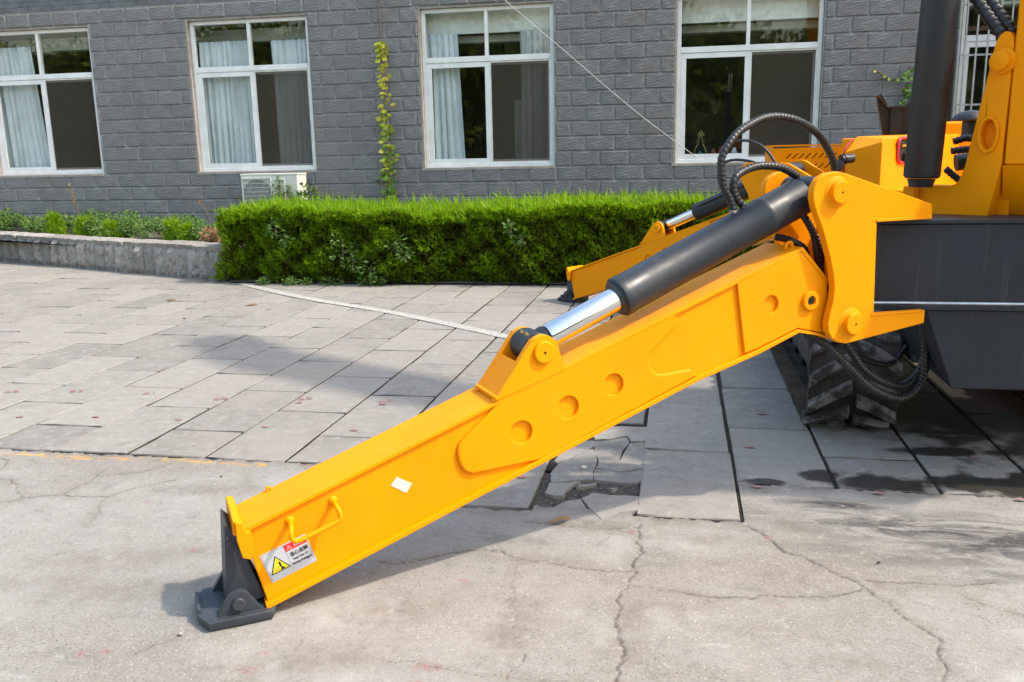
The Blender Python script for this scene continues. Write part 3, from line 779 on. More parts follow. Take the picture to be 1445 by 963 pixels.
# red numbers daubed on the slabs
for (x, y, s_, txt, rz) in [(-2.117, 4.512, 0.085, '65', 0.45), (-1.633, 4.511, 0.085, '67', 0.45), (-3.574, 4.498, 0.085, '63', 0.45), (-3.099, 4.52, 0.085, '61', 0.45), (-2.609, 4.455, 0.085, '68', 0.45), (-3.978, 4.451, 0.085, '65', 0.45)]:
    v_, f_ = text_geo(txt, s_)
    mb = MB(); c, s = math.cos(rz), math.sin(rz)
    mb.add([(x + c * a - s * b, y + s * a + c * b, .0045) for a, b, _z in v_], f_)
    obj('painted_number', mb, M['red_mark'], pave, smooth=0, recalc=False)
for (x, y) in [(-2.073, 4.021), (-3.086, 4.073), (-2.599, 4.081), (-3.509, 4.022), (-1.595, 4.021), (-3.581, 4.559), (-2.091, 4.469), (-1.608, 4.497), (0.428, 4.55), (0.329, 4.004), (0.322, 3.504), (-0.649, 3.486), (1.28, 3.982), (0.788, 3.498), (1.304, 3.503)]:
    mb = MB(); n_ = 12
    mb.add([(x + .022 * random.uniform(.8, 1.2) * math.cos(k * 6.283 / n_), y + .013 * random.uniform(.8, 1.2) * math.sin(k * 6.283 / n_), .0046) for k in range(n_)], [tuple(range(n_))])
    obj('paint_dot', mb, M['red_mark'], pave, smooth=0, recalc=False)

# ================================================================== BUILDING
WY = 12.428                      # face of the bricks
bld = empty('building', (-2.4, WY + 2, 0))
tag(bld, 'grey brick faced building with white sliding windows', 'building')
def bx(k): return -10.521 + .4 * k
def bz(v): return 1.167 - .2 * v
WIN = [(-10.62, -8.76), (-7.16, -5.28), (-3.64, -1.75), (-0.12, 1.75), (3.38, 5.26)]
WZ0, WZ1 = 1.167, 3.367
# wall body with openings (mortar shows between the tiles)
D0, D1 = WY + .016, WY + .26
prof = [(-14, 0), (9, 0), (9, 4.6), (-14, 4.6)]
mb = MB()
mb.prism(prof, D0, D1, W3, [[(a, WZ0), (a, WZ1), (b, WZ1), (b, WZ0)] for a, b in WIN])
obj('wall', mb, M['mortar'], bld, smooth=0)

def brick_mesh(seed, L=.390, H=.192):
    nxb, nzb = 9, 5
    off = Vector((seed * 3.7, seed * 1.9, 0))
    vs = []; ix = {}
    xs = [0, .018] + [.018 + (L - .036) * i / (nxb - 1) for i in range(1, nxb - 1)] + [L - .018, L]
    zs = [0, .016] + [.016 + (H - .032) * i / (nzb - 1) for i in range(1, nzb - 1)] + [H - .016, H]
    for j, z in enumerate(zs):
        for i, x in enumerate(xs):
            edge = i in (0, len(xs) - 1) or j in (0, len(zs) - 1)
            if edge: y = .0
            else:
                nn = mnoise.noise(Vector((x * 9 + z * 4, z * 17, 0)) + off) * .008 + mnoise.noise(Vector((x * 26, z * 30, 3)) + off) * .004
                y = -.016 + nn
            ix[i, j] = len(vs); vs.append((x - L / 2, y, z - H / 2))
    fs = []
    for j in range(len(zs) - 1):
        for i in range(len(xs) - 1):
            fs.append((ix[i, j], ix[i + 1, j], ix[i + 1, j + 1], ix[i, j + 1]))
    # rim going back to the wall
    rim = [ix[i, 0] for i in range(len(xs))] + [ix[len(xs) - 1, j] for j in range(1, len(zs))] + [ix[i, len(zs) - 1] for i in range(len(xs) - 2, -1, -1)] + [ix[0, j] for j in range(len(zs) - 2, 0, -1)]
    b0 = len(vs)
    vs += [(vs[k][0], .018, vs[k][2]) for k in rim]
    n = len(rim)
    fs += [(rim[i], b0 + i, b0 + (i + 1) % n, rim[(i + 1) % n]) for i in range(n)]
    mb = MB(); mb.add(vs, fs)
    return mesh_of('brick', mb, M['brick'], smooth=24, recalc=False)
full = [brick_mesh(i) for i in range(4)]
cut_cache = {}
def cut(L):
    L = round(L, 2)
    if L not in cut_cache: cut_cache[L] = brick_mesh(int(L * 100), L - .012)
    return cut_cache[L]
blist = []
for r_ in range(-13, 7):                       # course r_: z from bz(r_+1) to bz(r_)
    if r_ <= -13 and True: pass
    zc = bz(r_ + .5)
    if r_ < -12: continue
    ph = .5 if r_ % 2 else 0.0
    for k in range(-9, 48):
        x0, x1 = bx(k + ph), bx(k + 1 + ph)
        segs = [(x0, x1)]
        if -11 <= r_ <= -1:
            for a, b in WIN:
                out = []
                for s0, s1 in segs:
                    if s1 <= a + .01 or s0 >= b - .01: out.append((s0, s1)); continue
                    if s0 < a - .05: out.append((s0, a - .004))
                    if s1 > b + .05: out.append((b + .004, s1))
                segs = out
        for s0, s1 in segs:
            blist.append((r_, (s0 + s1) / 2, s1 - s0, zc))
def bscore(b):
    x, z = b[1], b[3]
    px, py, d = to_px((x, WY, z))
    if not (-25 < px < 1460 and -14 < py < 330): return 9e9
    if z < .78 and x > -5.2: return 9e9
    if z < .30: return 9e9
    if px > 1300 and py > 190: return 9e9
    if px > 1090 and py > 245: return 9e9
    return d / max(.3, b[2] / .4)
blist.sort(key=bscore)
rest = MB()
for i, (r_, x, L, zc) in enumerate(blist):
    rr = random.Random(i * 31 + r_)
    if L > .385: me = rr.choice(full)
    else: me = cut(L)
    loc = (x, WY + .016 + rr.gauss(0, .0012), zc + rr.gauss(0, .0015))
    if i < 272 and bscore(blist[i]) < 9e8:
        inst('brick', me, (loc[0] - bld.location.x, loc[1] - bld.location.y, loc[2] - bld.location.z), bld)
    else:
        rest.add([(v.co.x + loc[0], v.co.y + loc[1], v.co.z + loc[2]) for v in me.vertices], [tuple(p.vertices) for p in me.polygons])
bf = obj('brick_field', rest, M['brick'], bld, smooth=24, recalc=False); bf['kind'] = 'stuff'
# narrow slate bricks above the lintel course
sb = MB(); sb.box(-.092, .092, -.006, .012, -.031, .031)
sbm = mesh_of('brick', sb, M['brick_small'], smooth=0)
rest = MB(); cnt = 0
for r_ in range(12):
    z = 3.585 + .071 * r_ + .034
    for k in range(-18, 100):
        x = -10.6 + .2 * k + (.1 if r_ % 2 else 0)
        px, py, d = to_px((x, WY, z))
        if -12 < px < 300 and py > -6 and cnt < 28:
            inst('brick', sbm, (x - bld.location.x, WY + .012 - bld.location.y, z - bld.location.z), bld); cnt += 1
        else:
            rest.add([(v.co.x + x, v.co.y + WY + .012, v.co.z + z) for v in sbm.vertices], [tuple(p.vertices) for p in sbm.polygons])
bf = obj('brick_field', rest, M['brick_small'], bld, smooth=0); bf['kind'] = 'stuff'
# cement sills and left reveals
for a, b in WIN:
    mb = MB(); mb.box(a - .03, b + .0, WY - .004, WY + .10, WZ0 - .028, WZ0 + .012)
    obj('sill', mb, M['cement'], bld, smooth=0, bevel=.006)
    mb = MB(); mb.box(a - .012, a + .022, WY + .004, WY + .20, WZ0, WZ1); mb.box(a + .022, b, WY + .02, WY + .20, WZ1 - .03, WZ1 - .004)
    obj('reveal', mb, M['cement'], bld, smooth=0, bevel=.004)

# windows: outer frame, transom, two top lights, two sliding sashes
FY = WY + .075
def frame_bars(mb, x0, x1, z0, z1, w, y0, y1):
    mb.box(x0, x1, y0, y1, z0, z0 + w); mb.box(x0, x1, y0, y1, z1 - w, z1)
    mb.box(x0, x0 + w, y0 + .001, y1 - .001, z0 + w, z1 - w); mb.box(x1 - w, x1, y0 + .001, y1 - .001, z0 + w, z1 - w)
def pane(parent, x0, x1, z0, z1, y, mat='glass', nm='pane'):
    mb = MB(); mb.box(x0, x1, y, y + .006, z0, z1)
    return obj(nm, mb, M[mat], parent, smooth=0)
for wi, (a, b) in enumerate(WIN):
    x0, x1 = a + .022, b - .004; z0, z1 = WZ0 + .012, WZ1 - .032
    mb = MB(); frame_bars(mb, x0, x1, z0, z1, .052, FY, FY + .07)
    zt = 2.615; xm = (x0 + x1) / 2 - .01
    mb.box(x0 + .052, x1 - .052, FY - .004, FY + .066, zt, zt + .075)
    mb.box(xm - .024, xm + .024, FY + .002, FY + .068, zt + .075, z1 - .052)
    win = obj('window', mb, M['upvc'], bld, smooth=0, bevel=.004)
    pane(win, x0 + .045, xm - .02, zt + .07, z1 - .045, FY + .03)
    pane(win, xm + .02, x1 - .045, zt + .07, z1 - .045, FY + .03)
    mb = MB(); frame_bars(mb, x0 + .054, xm + .035, z0 + .050, zt - .003, .068, FY + .006, FY + .036)
    obj('sash', mb, M['upvc'], win, smooth=0, bevel=.004)
    pane(win, x0 + .115, xm - .028, z0 + .115, zt - .066, FY + .02)
    mb = MB(); frame_bars(mb, xm - .02, x1 - .054, z0 + .054, zt - .004, .046, FY + .040, FY + .066)
    obj('sash', mb, M['upvc'], win, smooth=0, bevel=.004)
    pane(win, xm + .022, x1 - .098, z0 + .098, zt - .048, FY + .052)
    mb = MB(); frame_bars(mb, xm + .036, x1 - .053, z0 + .0515, zt - .002, .020, FY + .008, FY + .024)
    obj('screen_frame', mb, M['white_dirty'], win, smooth=0)
    pane(win, xm + .05, x1 - .07, z0 + .07, zt - .02, FY + .014, 'screen', 'insect_screen')
    # the room behind
    rm = MB(); rx0, rx1, ry0, ry1, rz0, rz1 = a - .5, b + .5, WY + .262, WY + 3.6, .3, 3.75
    for q_ in ([(rx0, ry1, rz0), (rx1, ry1, rz0), (rx1, ry1, rz1), (rx0, ry1, rz1)], [(rx0, ry0, rz0), (rx0, ry1, rz0), (rx0, ry1, rz1), (rx0, ry0, rz1)],
               [(rx1, ry0, rz0), (rx1, ry1, rz0), (rx1, ry1, rz1), (rx1, ry0, rz1)], [(rx0, ry0, rz0), (rx1, ry0, rz0), (rx1, ry1, rz0), (rx0, ry1, rz0)],
               [(rx0, ry0, rz1), (rx1, ry0, rz1), (rx1, ry1, rz1), (rx0, ry1, rz1)]):
        rm.add(q_, [(0, 1, 2, 3)])
    obj('room', rm, M['room'], bld, smooth=0, recalc=False)
    if wi in (2, 3):
        mb = MB(); mb.box(a - .4, b + .4, WY + .30, WY + .36, 3.02, 3.46)
        obj('curtain_box', mb, M['ceiling'], bld, smooth=0)
    mb = MB(); mb.box(a - .4, b + .4, WY + .50, WY + .70, 2.92 if wi in (2, 3) else 3.08, 3.01 if wi in (2, 3) else 3.26)
    obj('inner_beam', mb, M['beam_wall'], bld, smooth=0)
# burglar bars on the last window
a, b = WIN[4]
mb = MB()
for k in range(15):
    x = a + .05 + k * .128
    mb.box(x - .009, x + .009, WY - .075, WY - .057, 1.0, 3.75)
for z in (1.25, 1.84, 2.44, 3.04, 3.64):
    mb.box(a - .03, b + .03, WY - .060, WY - .042, z - .011, z + .011)
mb.box(a - .035, a - .015, WY - .075, WY - .02, 1.0, 3.75)
obj('window_bars', mb, M['bars'], bld, smooth=0)
mb = MB(); mb.box(a - .075, a - .05, WY - .03, WY, .4, 3.9)
obj('drain_pipe', mb, M['rust'], bld, smooth=0, bevel=.008)
mb = MB(); mb.box(a + .03, b, WY + .6, WY + .66, 2.80, 2.86); mb.box(a + .95, a + 1.0, WY + .6, WY + .66, 2.86, 3.6)
obj('inner_rail', mb, M['wood'], bld, smooth=0)
mb = MB(); mb.box(-2.62, -1.4, WY + 2.2, WY + 2.6, .5, 2.3)
obj('inner_cupboard', mb, M['room_brown'], bld, smooth=0)

# curtains: hung, pleated
def curtain(x0, x1, z0, z1, label, mat='curtain', flare=.0, y=None, n=None, amp=.035):
    y = (WY + .225) if y is None else y
    w_ = x1 - x0; n = n or max(4, int(w_ / .085)); NU = n * 8; NV = 14
    ph = random.random() * 6
    vs = []
    for j in range(NV + 1):
        v_ = j / NV; z = z1 + (z0 - z1) * v_
        for i in range(NU + 1):
            u_ = i / NU
            xx = x0 + (w_ + flare * v_) * u_ + .01 * math.sin(v_ * 3 + i)
            yy = y + amp * (.6 + .4 * v_) * math.sin(u_ * n * 6.283 + ph + .5 * math.sin(v_ * 2.2 + u_ * 9)) + .012 * math.sin(u_ * n * 2.9 + 2)
            vs.append((xx, yy, z))
    fs = [(j * (NU + 1) + i, j * (NU + 1) + i + 1, (j + 1) * (NU + 1) + i + 1, (j + 1) * (NU + 1) + i) for j in range(NV) for i in range(NU)]
    mb = MB(); mb.add(vs, fs)
    o = obj('curtain', mb, M[mat], None, smooth=60, recalc=False)
    sd = o.modifiers.new('cloth', 'SOLIDIFY'); sd.thickness = .004
    tag(o, label, 'curtain', 'curtains behind the windows')
curtain(-10.75, -9.93, .9, 3.12, 'pale blue curtain gathered at the side of the first window', flare=.18)
curtain(-7.12, -6.30, .9, 3.06, 'wide pale blue curtain filling one half of the air conditioner window')
curtain(-5.96, -5.20, .9, 3.04, 'grey curtain behind the screen of the air conditioner window', 'curtain')
curtain(-3.60, -3.14, .9, 3.02, 'narrow pale blue curtain beside the green reflection, middle window', flare=.10)
curtain(-2.25, -1.62, .9, 3.02, 'grey white curtain behind the screen, middle window', 'curtain2', flare=-.02)
mb = MB(); mb.box(-2.42, -2.05, WY + .62, WY + .66, .95, 2.12)
tag(obj('board', mb, M['curtain2'], smooth=0, bevel=.004), 'tall pale board standing behind the middle window beside the grey curtain', 'board')

# things on the inner sill of the fourth window
orn = empty('ornament', (.235, WY + .20, 1.25))
tag(orn, 'brass lute shaped ornament with a teal ball standing in the window', 'ornament')
def oz(u, v): return (.235 + u, WY + .20, 1.25 + v)
mb = MB()
prf = [(0, .0), (.05, .005), (.075, .04), (.078, .075), (.065, .12), (.04, .165), (.026, .20), (.024, .26)]
mb.tube([oz(u, v) for u, v in prf], .006, 6); mb.tube([oz(-u, v) for u, v in prf], .006, 6)
obj('outline', mb, M['gold'], orn)
mb = MB(); mb.tube([oz(-.024, .262), oz(.024, .262)], .006, 6)
for z in (.20, .235): mb.tube([oz(-.07, z), oz(-.026, z - .002)], .004, 6); mb.tube([oz(.026, z + .004), oz(.07, z)], .004, 6)
obj('peg', mb, M['gold'], orn)
mb = MB()
for dx, dz in ((-.02, .30), (.02, .30), (0, .335)):
    mb.tube([oz(dx + .018 * math.cos(k), dz + .018 * math.sin(k)) for k in np.linspace(0, 6.283, 13)], .004, 5)
obj('finial', mb, M['gold'], orn)
mb = MB(); mb.lathe(oz(0, .035), (0, 0, 1), [(-.03, .002), (-.026, .02), (-.012, .033), (.0, .036), (.012, .033), (.026, .02), (.05, .006), (.055, .002)], 16)
obj('ball', mb, M['teal'], orn)
def jar(x, h, r_, mat, label):
    mb = MB(); mb.lathe((x, WY + .24, 1.245), (0, 0, 1), [(0, r_ * .8), (.01, r_), (h * .6, r_ * .95), (h * .75, r_ * .55), (h, r_ * .5)], 14)
    tag(obj('bottle', mb, M[mat]), label, 'bottle')
jar(.41, .12, .035, 'brick_red', 'small red bottle on the window ledge beside the brass ornament')
jar(.52, .15, .05, 'brick_red', 'bigger red brown jar on the window ledge behind the hoses')
jar(.69, .13, .045, 'curtain', 'white pointed jug on the window ledge behind the hose arch')

# air conditioner under the second window
ac = empty('air_conditioner', (-5.8, 12.05, .38))
tag(ac, 'ivory outdoor air conditioner unit under the window behind the hedge', 'air conditioner')
ax0, ax1, ay0, ay1, az0, az1 = -6.24, -5.37, 11.95, 12.27, .56, 1.125
mb = MB(); mb.box(ax0, ax1, ay0, ay1, az0, az1); obj('casing', mb, M['ac'], ac, smooth=0, bevel=.012)
mb = MB(); mb.box(ax0 - .006, ax1 + .006, ay0 - .006, ay1 + .006, az1 - .004, az1 + .02); obj('lid', mb, M['ac'], ac, smooth=0, bevel=.006)
mb = MB(); mb.lathe((-5.99, ay0 - .001, .83), (0, -1, 0), [(0, .235), (.003, .235), (.004, .21)], 36); fo = obj('fan_opening', mb, M['fan'], ac)
mb = MB()
for k in range(3):
    an = k * 2.094 + .4
    mb.add([(-5.99 + .03 * math.cos(an), ay0 - .007, .83 + .03 * math.sin(an)), (-5.99 + .2 * math.cos(an - .35), ay0 - .010, .83 + .2 * math.sin(an - .35)), (-5.99 + .2 * math.cos(an + .45), ay0 - .0062, .83 + .2 * math.sin(an + .45))], [(0, 1, 2)])
obj('fan_blade', mb, M['fan_blade'], fo, recalc=False)
mb = MB()
for k in range(24): x = -6.20 + k * .0185; mb.box(x - .0014, x + .0014, ay0 - .016, ay0 - .013, .57, 1.075)
for k in range(9): z = .60 + k * .058; mb.box(-6.20, -5.775, ay0 - .0195, ay0 - .0162, z - .003, z + .003)
frame_bars(mb, -6.215, -5.765, .56, 1.085, .012, ay0 - .022, ay0 - .002)
obj('grille', mb, M['ac'], ac, smooth=0)
mb = MB(); mb.box(-5.745, -5.56, ay0 - .012, ay0 + .001, .62, 1.075); obj('panel', mb, M['ac'], ac, smooth=0, bevel=.008)
mb = MB()
for k in range(5): mb.box(-5.70 + k * .024, -5.684 + k * .024, ay0 - .0135, ay0 - .0122, 1.032, 1.048)
obj('logo_print', mb, M['blue'], ac, smooth=0)
mb = MB(); mb.box(ax1 - .001, ax1 + .006, 12.02, 12.12, .98, 1.01); obj('handle_slot', mb, M['rust'], ac, smooth=0)
mb = MB(); mb.box(ax1 - .001, ax1 + .03, 12.0, 12.2, .62, .84); obj('valve_cover', mb, M['ac'], ac, smooth=0, bevel=.008)
mb = MB()
for x in (-6.1, -5.5): mb.box(x - .02, x + .02, 11.97, WY + .01, .52, .558); mb.box(x - .0195, x + .0195, WY - .03, WY + .012, .3, .52)
obj('bracket', mb, M['ac_grey'], ac, smooth=0)

# thin white cable slung across the wall
mb = MB(); mb.tube([(-2.75, WY - .06, 3.68), (-1.6, WY - .045, 2.70), (-.7, WY - .05, 1.93), (-.05, WY - .03, 1.43), (.18, WY + .06, 1.26)], .0056, 6, step=.03)
tag(obj('cable', mb, M['wire']), 'thin white cable sagging diagonally across the grey bricks into the window', 'cable')
# end of a timber bracket at the top corner
br = empty('awning_bracket', (-10.36, 12.2, 3.68)); tag(br, 'end of a pale wooden awning bracket at the top corner of the wall', 'bracket')
mb = MB(); mb.box(-10.52, -10.24, 11.95, WY - .002, 3.62, 3.70); obj('arm', mb, M['cement'], br, smooth=0, bevel=.01)
mb = MB(); mb.lathe((-10.26, 12.0, 3.62), (.3, 0, -1), [(0, .045), (.05, .04), (.075, .02)], 12); obj('end_cap', mb, M['wood'], br)

# ================================================================== PLANTER, HEDGE, PLANTS
PA = Vector((-9.598, 11.043, 0)); PB_ = Vector((-5.085, 9.167, 0))
PD = (PB_ - PA).normalized(); PN = Vector((PD.y, -PD.x, 0))      # PN faces the street
plan = empty('planter_wall', (-7.3, 10.1, 0))
tag(plan, 'low planter wall of upright rough grey stones beside the hedge', 'planter wall')
def pw(s, t, z): p = PA + PD * s - PN * t; return (p.x, p.y, z)
def rough_block(w, h, d, seed, amp=.021, nxs=5, nzs=6):
    mb = MB(); off = Vector((seed * 2.3, seed * 5.1, seed * 1.7)); ix = {}; vs = []
    for j in range(nzs + 1):
        for i in range(nxs + 1):
            x = w * i / nxs; z = h * j / nzs
            e = min(min(i, nxs - i) / 1.0, min(j, nzs - j) / 1.0, 1)
            y = -(.024 + amp * 1.2 * (mnoise.noise(Vector((x * 13, z * 9, 0)) + off) + .8 * mnoise.noise(Vector((x * 31, z * 24, 2)) + off)) + .008) * e
            ix[i, j] = len(vs); vs.append((x, y, z))
    fs = [(ix[i, j], ix[i + 1, j], ix[i + 1, j + 1], ix[i, j + 1]) for j in range(nzs) for i in range(nxs)]
    rim = [ix[i, 0] for i in range(nxs + 1)] + [ix[nxs, j] for j in range(1, nzs + 1)] + [ix[i, nzs] for i in range(nxs - 1, -1, -1)] + [ix[0, j] for j in range(nzs - 1, 0, -1)]
    b0 = len(vs); vs += [(vs[k][0], d, vs[k][2]) for k in rim]; n = len(rim)
    fs += [(rim[i], b0 + i, b0 + (i + 1) % n, rim[(i + 1) % n]) for i in range(n)]
    mb.add(vs, fs)
    return mesh_of('stone', mb, M['stone'], smooth=0, recalc=False)
LW = (PB_ - PA).length
mb = MB(); mb.prism([(-6, 0), (LW - .02, 0), (LW - .02, .335), (-6, .335)], .003, .26, pw)
obj('core', mb, M['stone_mortar'], plan, smooth=0)
ang = math.atan2(PD.y, PD.x)
st = [rough_block(.188, .335, .012, i) for i in range(7)]
s = LW - .2; i = 0
while s > -3.2:
    rr = random.Random(i * 7 + 3)
    p = PA + PD * s
    inst('stone', rr.choice(st), (p.x - plan.location.x, p.y - plan.location.y, .002), plan, (rr.gauss(0, .012), rr.gauss(0, .01), ang), (rr.uniform(.86, .98), rr.uniform(.8, 1.4), rr.uniform(.98, 1.02)))
    s -= .205; i += 1
# end stones and the coping of flat rough slabs
for k, (t0, w_) in enumerate(((.0, .17), (.19, .17))):
    p = PB_ - PN * t0
    inst('stone', st[k + 2], (p.x - plan.location.x, p.y - plan.location.y, .002), plan, (0, 0, ang + math.pi / 2), (.9, 1.2, 1))
cp = []
for sd in range(4):
    mb = MB(); off = Vector((sd * 3.1, sd, 0)); NXc, NYc = 10, 5; vs = []; L_, D_ = .62, .34
    for j in range(NYc + 1):
        for i in range(NXc + 1):
            x = L_ * i / NXc; y = D_ * j / NYc
            wv = mnoise.noise(Vector((x * 8, y * 8, 0)) + off)
            e = 1 if 0 < j < NYc and 0 < i < NXc else 0
            yy = y + (.03 * mnoise.noise(Vector((x * 7, 5, 0)) + off) if j in (0, NYc) else 0) - .015
            vs.append((x, yy, .062 + .012 * wv - (.012 if not e else 0)))
    n0 = len(vs); vs += [(x, y + .012, .0) for x, y, z in vs[:n0]]
    st_ = NXc + 1
    fs = [(j * st_ + i, j * st_ + i + 1, (j + 1) * st_ + i + 1, (j + 1) * st_ + i) for j in range(NYc) for i in range(NXc)]
    for i in range(NXc): fs += [(i, n0 + i, n0 + i + 1, i + 1), (NYc * st_ + i + 1, n0 + NYc * st_ + i + 1, n0 + NYc * st_ + i, NYc * st_ + i)]
    for j in range(NYc): fs += [(j * st_, (j + 1) * st_, n0 + (j + 1) * st_, n0 + j * st_), ((j + 1) * st_ + NXc, j * st_ + NXc, n0 + j * st_ + NXc, n0 + (j + 1) * st_ + NXc)]
    mb.add(vs, fs); cp.append(mesh_of('coping_stone', mb, M['stone'], smooth=40, recalc=True))
s = LW - .60; i = 0
while s > -3:
    p = PA + PD * s
    inst('coping_stone', cp[i % 4], (p.x - plan.location.x, p.y - plan.location.y, .331 + random.gauss(0, .003)), plan, (0, 0, ang + random.gauss(0, .01)), (1, 1, random.uniform(.9, 1.15)))
    s -= .625; i += 1

# soil in the bed
mb = MB(); mb.prism([(-14, 0), (-14, 0)] and [(0, 0), (1, 0), (1, 1)], 0, .001, lambda s, t, z: (-30 - s, 30, -.02 - z * .001))
mb = MB()
p0, p1 = pw(-5, .2, .30), pw(LW + .1, .2, .30)
mb.add([p0, p1, (-4.9, WY + .02, .30), (-14.5, WY + .02, .30)], [(0, 1, 2, 3)])
mb.add([(-4.95, 9.0, .02), (9, 9.0, .02), (9, WY + .02, .10), (-4.95, WY + .02, .10)], [(0, 1, 2, 3)])
tag(obj('planting_bed', mb, M['dirt'], smooth=0), 'bare soil of the planting bed against the wall', kind='structure')

# ---- clipped conifer hedge
HX0, HX1, HY0, HY1, HZ = -4.98, 3.2, 8.98, 10.55, .80
def hedge_front(x): return HY0 + .045 * np.sin(x * 2.3) + .045 * np.sin(x * 5.1 + 1) + .03 * np.sin(x * 11 + 2)
def hedge_top(x, y): return HZ - .10 * np.clip((HX0 + .35 - x) / .35, 0, 1.3) ** 2 - .035 * np.clip((HY0 + .16 - y) / .16, 0, 1) ** 2 + .02 * np.sin(x * .9 + 1) + .022 * np.sin(x * 1.7 + y) + .018 * np.sin(x * 6 + y * 5) + .014 * np.sin(x * 14 + y * 9 + 2 * np.sin(x * 3))
hed = empty('hedge', (-1.0, 9.7, 0)); tag(hed, 'long clipped green conifer hedge in front of the building', 'hedge')
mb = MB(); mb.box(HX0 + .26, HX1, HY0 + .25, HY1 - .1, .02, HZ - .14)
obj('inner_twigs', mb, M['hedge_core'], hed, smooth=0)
def fronds(P, Nn, Up, L, var, nb=7, wid=.011):
    """each frond: a flat fan of narrow leaflets in the plane of (direction, side)"""
    n = len(P)
    D = unit(Nn * .8 + Up + rng.normal(size=(n, 3)) * .38)
    S = unit(np.cross(D, rng.normal(size=(n, 3))))
    bv = []; bd = []; bl = []; bw = []; bvar = []
    for k in range(nb):
        a = (k / (nb - 1) - .5) * 2.0
        dd = unit(D * np.cos(a)[..., None] if np.ndim(a) else D * math.cos(a * .9) + S * math.sin(a * .9) + rng.normal(size=(n, 3)) * .16)
        ll = L * (1 - .35 * abs(a)) * rng.uniform(.8, 1.2, n)
        bv.append(P + D * L[:, None] * .10 * (1 - abs(a))); bd.append(dd); bl.append(ll); bw.append(np.full(n, wid) * rng.uniform(.7, 1.4, n)); bvar.append(np.clip(var + rng.normal(size=n) * .07, 0, 1))
    return blades(np.vstack(bv), np.vstack(bd), np.concatenate(bl), np.concatenate(bw), np.concatenate(bvar))
def clump(x, z):
    """tuft pattern of the face, -1..1: lighter tufts and browner gaps"""
    return np.sin(x * 13 + 3 * np.sin(z * 9)) * .5 + np.sin(z * 17 + 2.5 * np.sin(x * 7)) * .35 + np.sin(x * 31 + z * 23) * .3
VV, FF, AA = [], [], []; base = 0
def addv(v, f, a):
    global base
    VV.append(v); FF.append(f + base); AA.append(a); base += len(v)
# front face
n = 15500
x = rng.uniform(HX0, 2.2, n); z = rng.uniform(.01, 1, n) * (hedge_top(x, HY0 + .1 + 0 * x) - .01)
c_ = clump(x, z)
gap = c_ < -.66
x = x[~gap]; z = z[~gap]; c_ = c_[~gap]; n = len(x)
y = hedge_front(x) + .035 - .045 * c_ + rng.uniform(-.02, .06, n) + .05 * (z < .12) 
nrm = np.tile([0, -1.0, 0], (n, 1)); up = np.tile([0, -.0, 1.0], (n, 1)) * .75
hgt = z / HZ
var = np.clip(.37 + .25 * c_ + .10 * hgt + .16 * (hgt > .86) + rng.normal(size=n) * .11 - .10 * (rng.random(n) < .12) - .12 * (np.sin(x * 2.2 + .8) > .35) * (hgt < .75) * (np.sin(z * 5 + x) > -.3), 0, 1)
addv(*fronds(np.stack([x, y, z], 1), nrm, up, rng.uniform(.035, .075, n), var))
# darker sprays deeper inside
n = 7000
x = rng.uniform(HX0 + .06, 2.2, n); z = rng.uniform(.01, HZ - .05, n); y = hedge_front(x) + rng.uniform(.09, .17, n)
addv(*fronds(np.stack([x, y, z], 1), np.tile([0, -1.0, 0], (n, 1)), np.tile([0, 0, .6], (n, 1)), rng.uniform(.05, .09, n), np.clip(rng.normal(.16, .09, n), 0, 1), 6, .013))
# rounded left end
n = 3600
a = rng.uniform(0, 1, n); z = rng.uniform(.02, HZ, n)
y = HY0 + .02 + a * 1.5; x = HX0 - .02 + .16 * np.clip((z - HZ * .55) / (HZ * .45), 0, 1) ** 2 - .05 * np.sin(a * 3) + rng.normal(size=n) * .03 + .06 * np.sin(z * 9 + y * 6)
addv(*fronds(np.stack([x, y, z], 1), np.tile([-1.0, -.1, 0], (n, 1)), np.tile([0, 0, .75], (n, 1)), rng.uniform(.04, .085, n), np.clip(.40 + .2 * clump(y, z) + .2 * (z > .7) + rng.normal(size=n) * .12, 0, 1)))
# top
n = 17000
x = rng.uniform(HX0 - .05, 2.3, n); y = HY0 + .02 + (HY1 - HY0) * rng.random(n) ** 1.25
z = hedge_top(x, y) - .05 + rng.uniform(-.03, .02, n) - .03 * np.clip((HY0 + .08 - y) / .1, 0, 1)
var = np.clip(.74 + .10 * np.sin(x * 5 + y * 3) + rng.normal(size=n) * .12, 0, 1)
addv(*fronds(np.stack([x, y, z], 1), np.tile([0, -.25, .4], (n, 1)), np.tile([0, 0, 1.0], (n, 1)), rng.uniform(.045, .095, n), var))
# top front lip, fresh shoots hanging over
n = 4200
x = rng.uniform(HX0, 2.2, n); z = hedge_top(x, HY0 + .06 + 0 * x) - .03 + rng.uniform(-.06, .03, n); y = hedge_front(x) + rng.uniform(-.02, .05, n)
addv(*fronds(np.stack([x, y, z], 1), np.tile([0, -.8, 0], (n, 1)), np.tile([0, 0, 1.0], (n, 1)), rng.uniform(.045, .085, n), np.clip(.62 + .14 * np.sin(x * 9) + rng.normal(size=n) * .12, 0, 1)))
# stray shoots that have outgrown the last clipping
n = 850
x = rng.uniform(HX0, 2.2, n); y = HY0 + .03 + (HY1 - HY0) * rng.random(n) ** 1.6; z = hedge_top(x, y) - .01
addv(*fronds(np.stack([x, y, z], 1), np.tile([0, -.1, .2], (n, 1)), np.tile([0, 0, 1.3], (n, 1)), rng.uniform(.09, .17, n), np.clip(rng.normal(.8, .12, n), 0, 1), 5, .012))
me = np_mesh('foliage', np.vstack(VV) - np.array([-1.0, 9.7, 0]), np.vstack(FF), M['hedge'], {'var': np.concatenate(AA)})
inst('foliage', me, (0, 0, 0), hed)

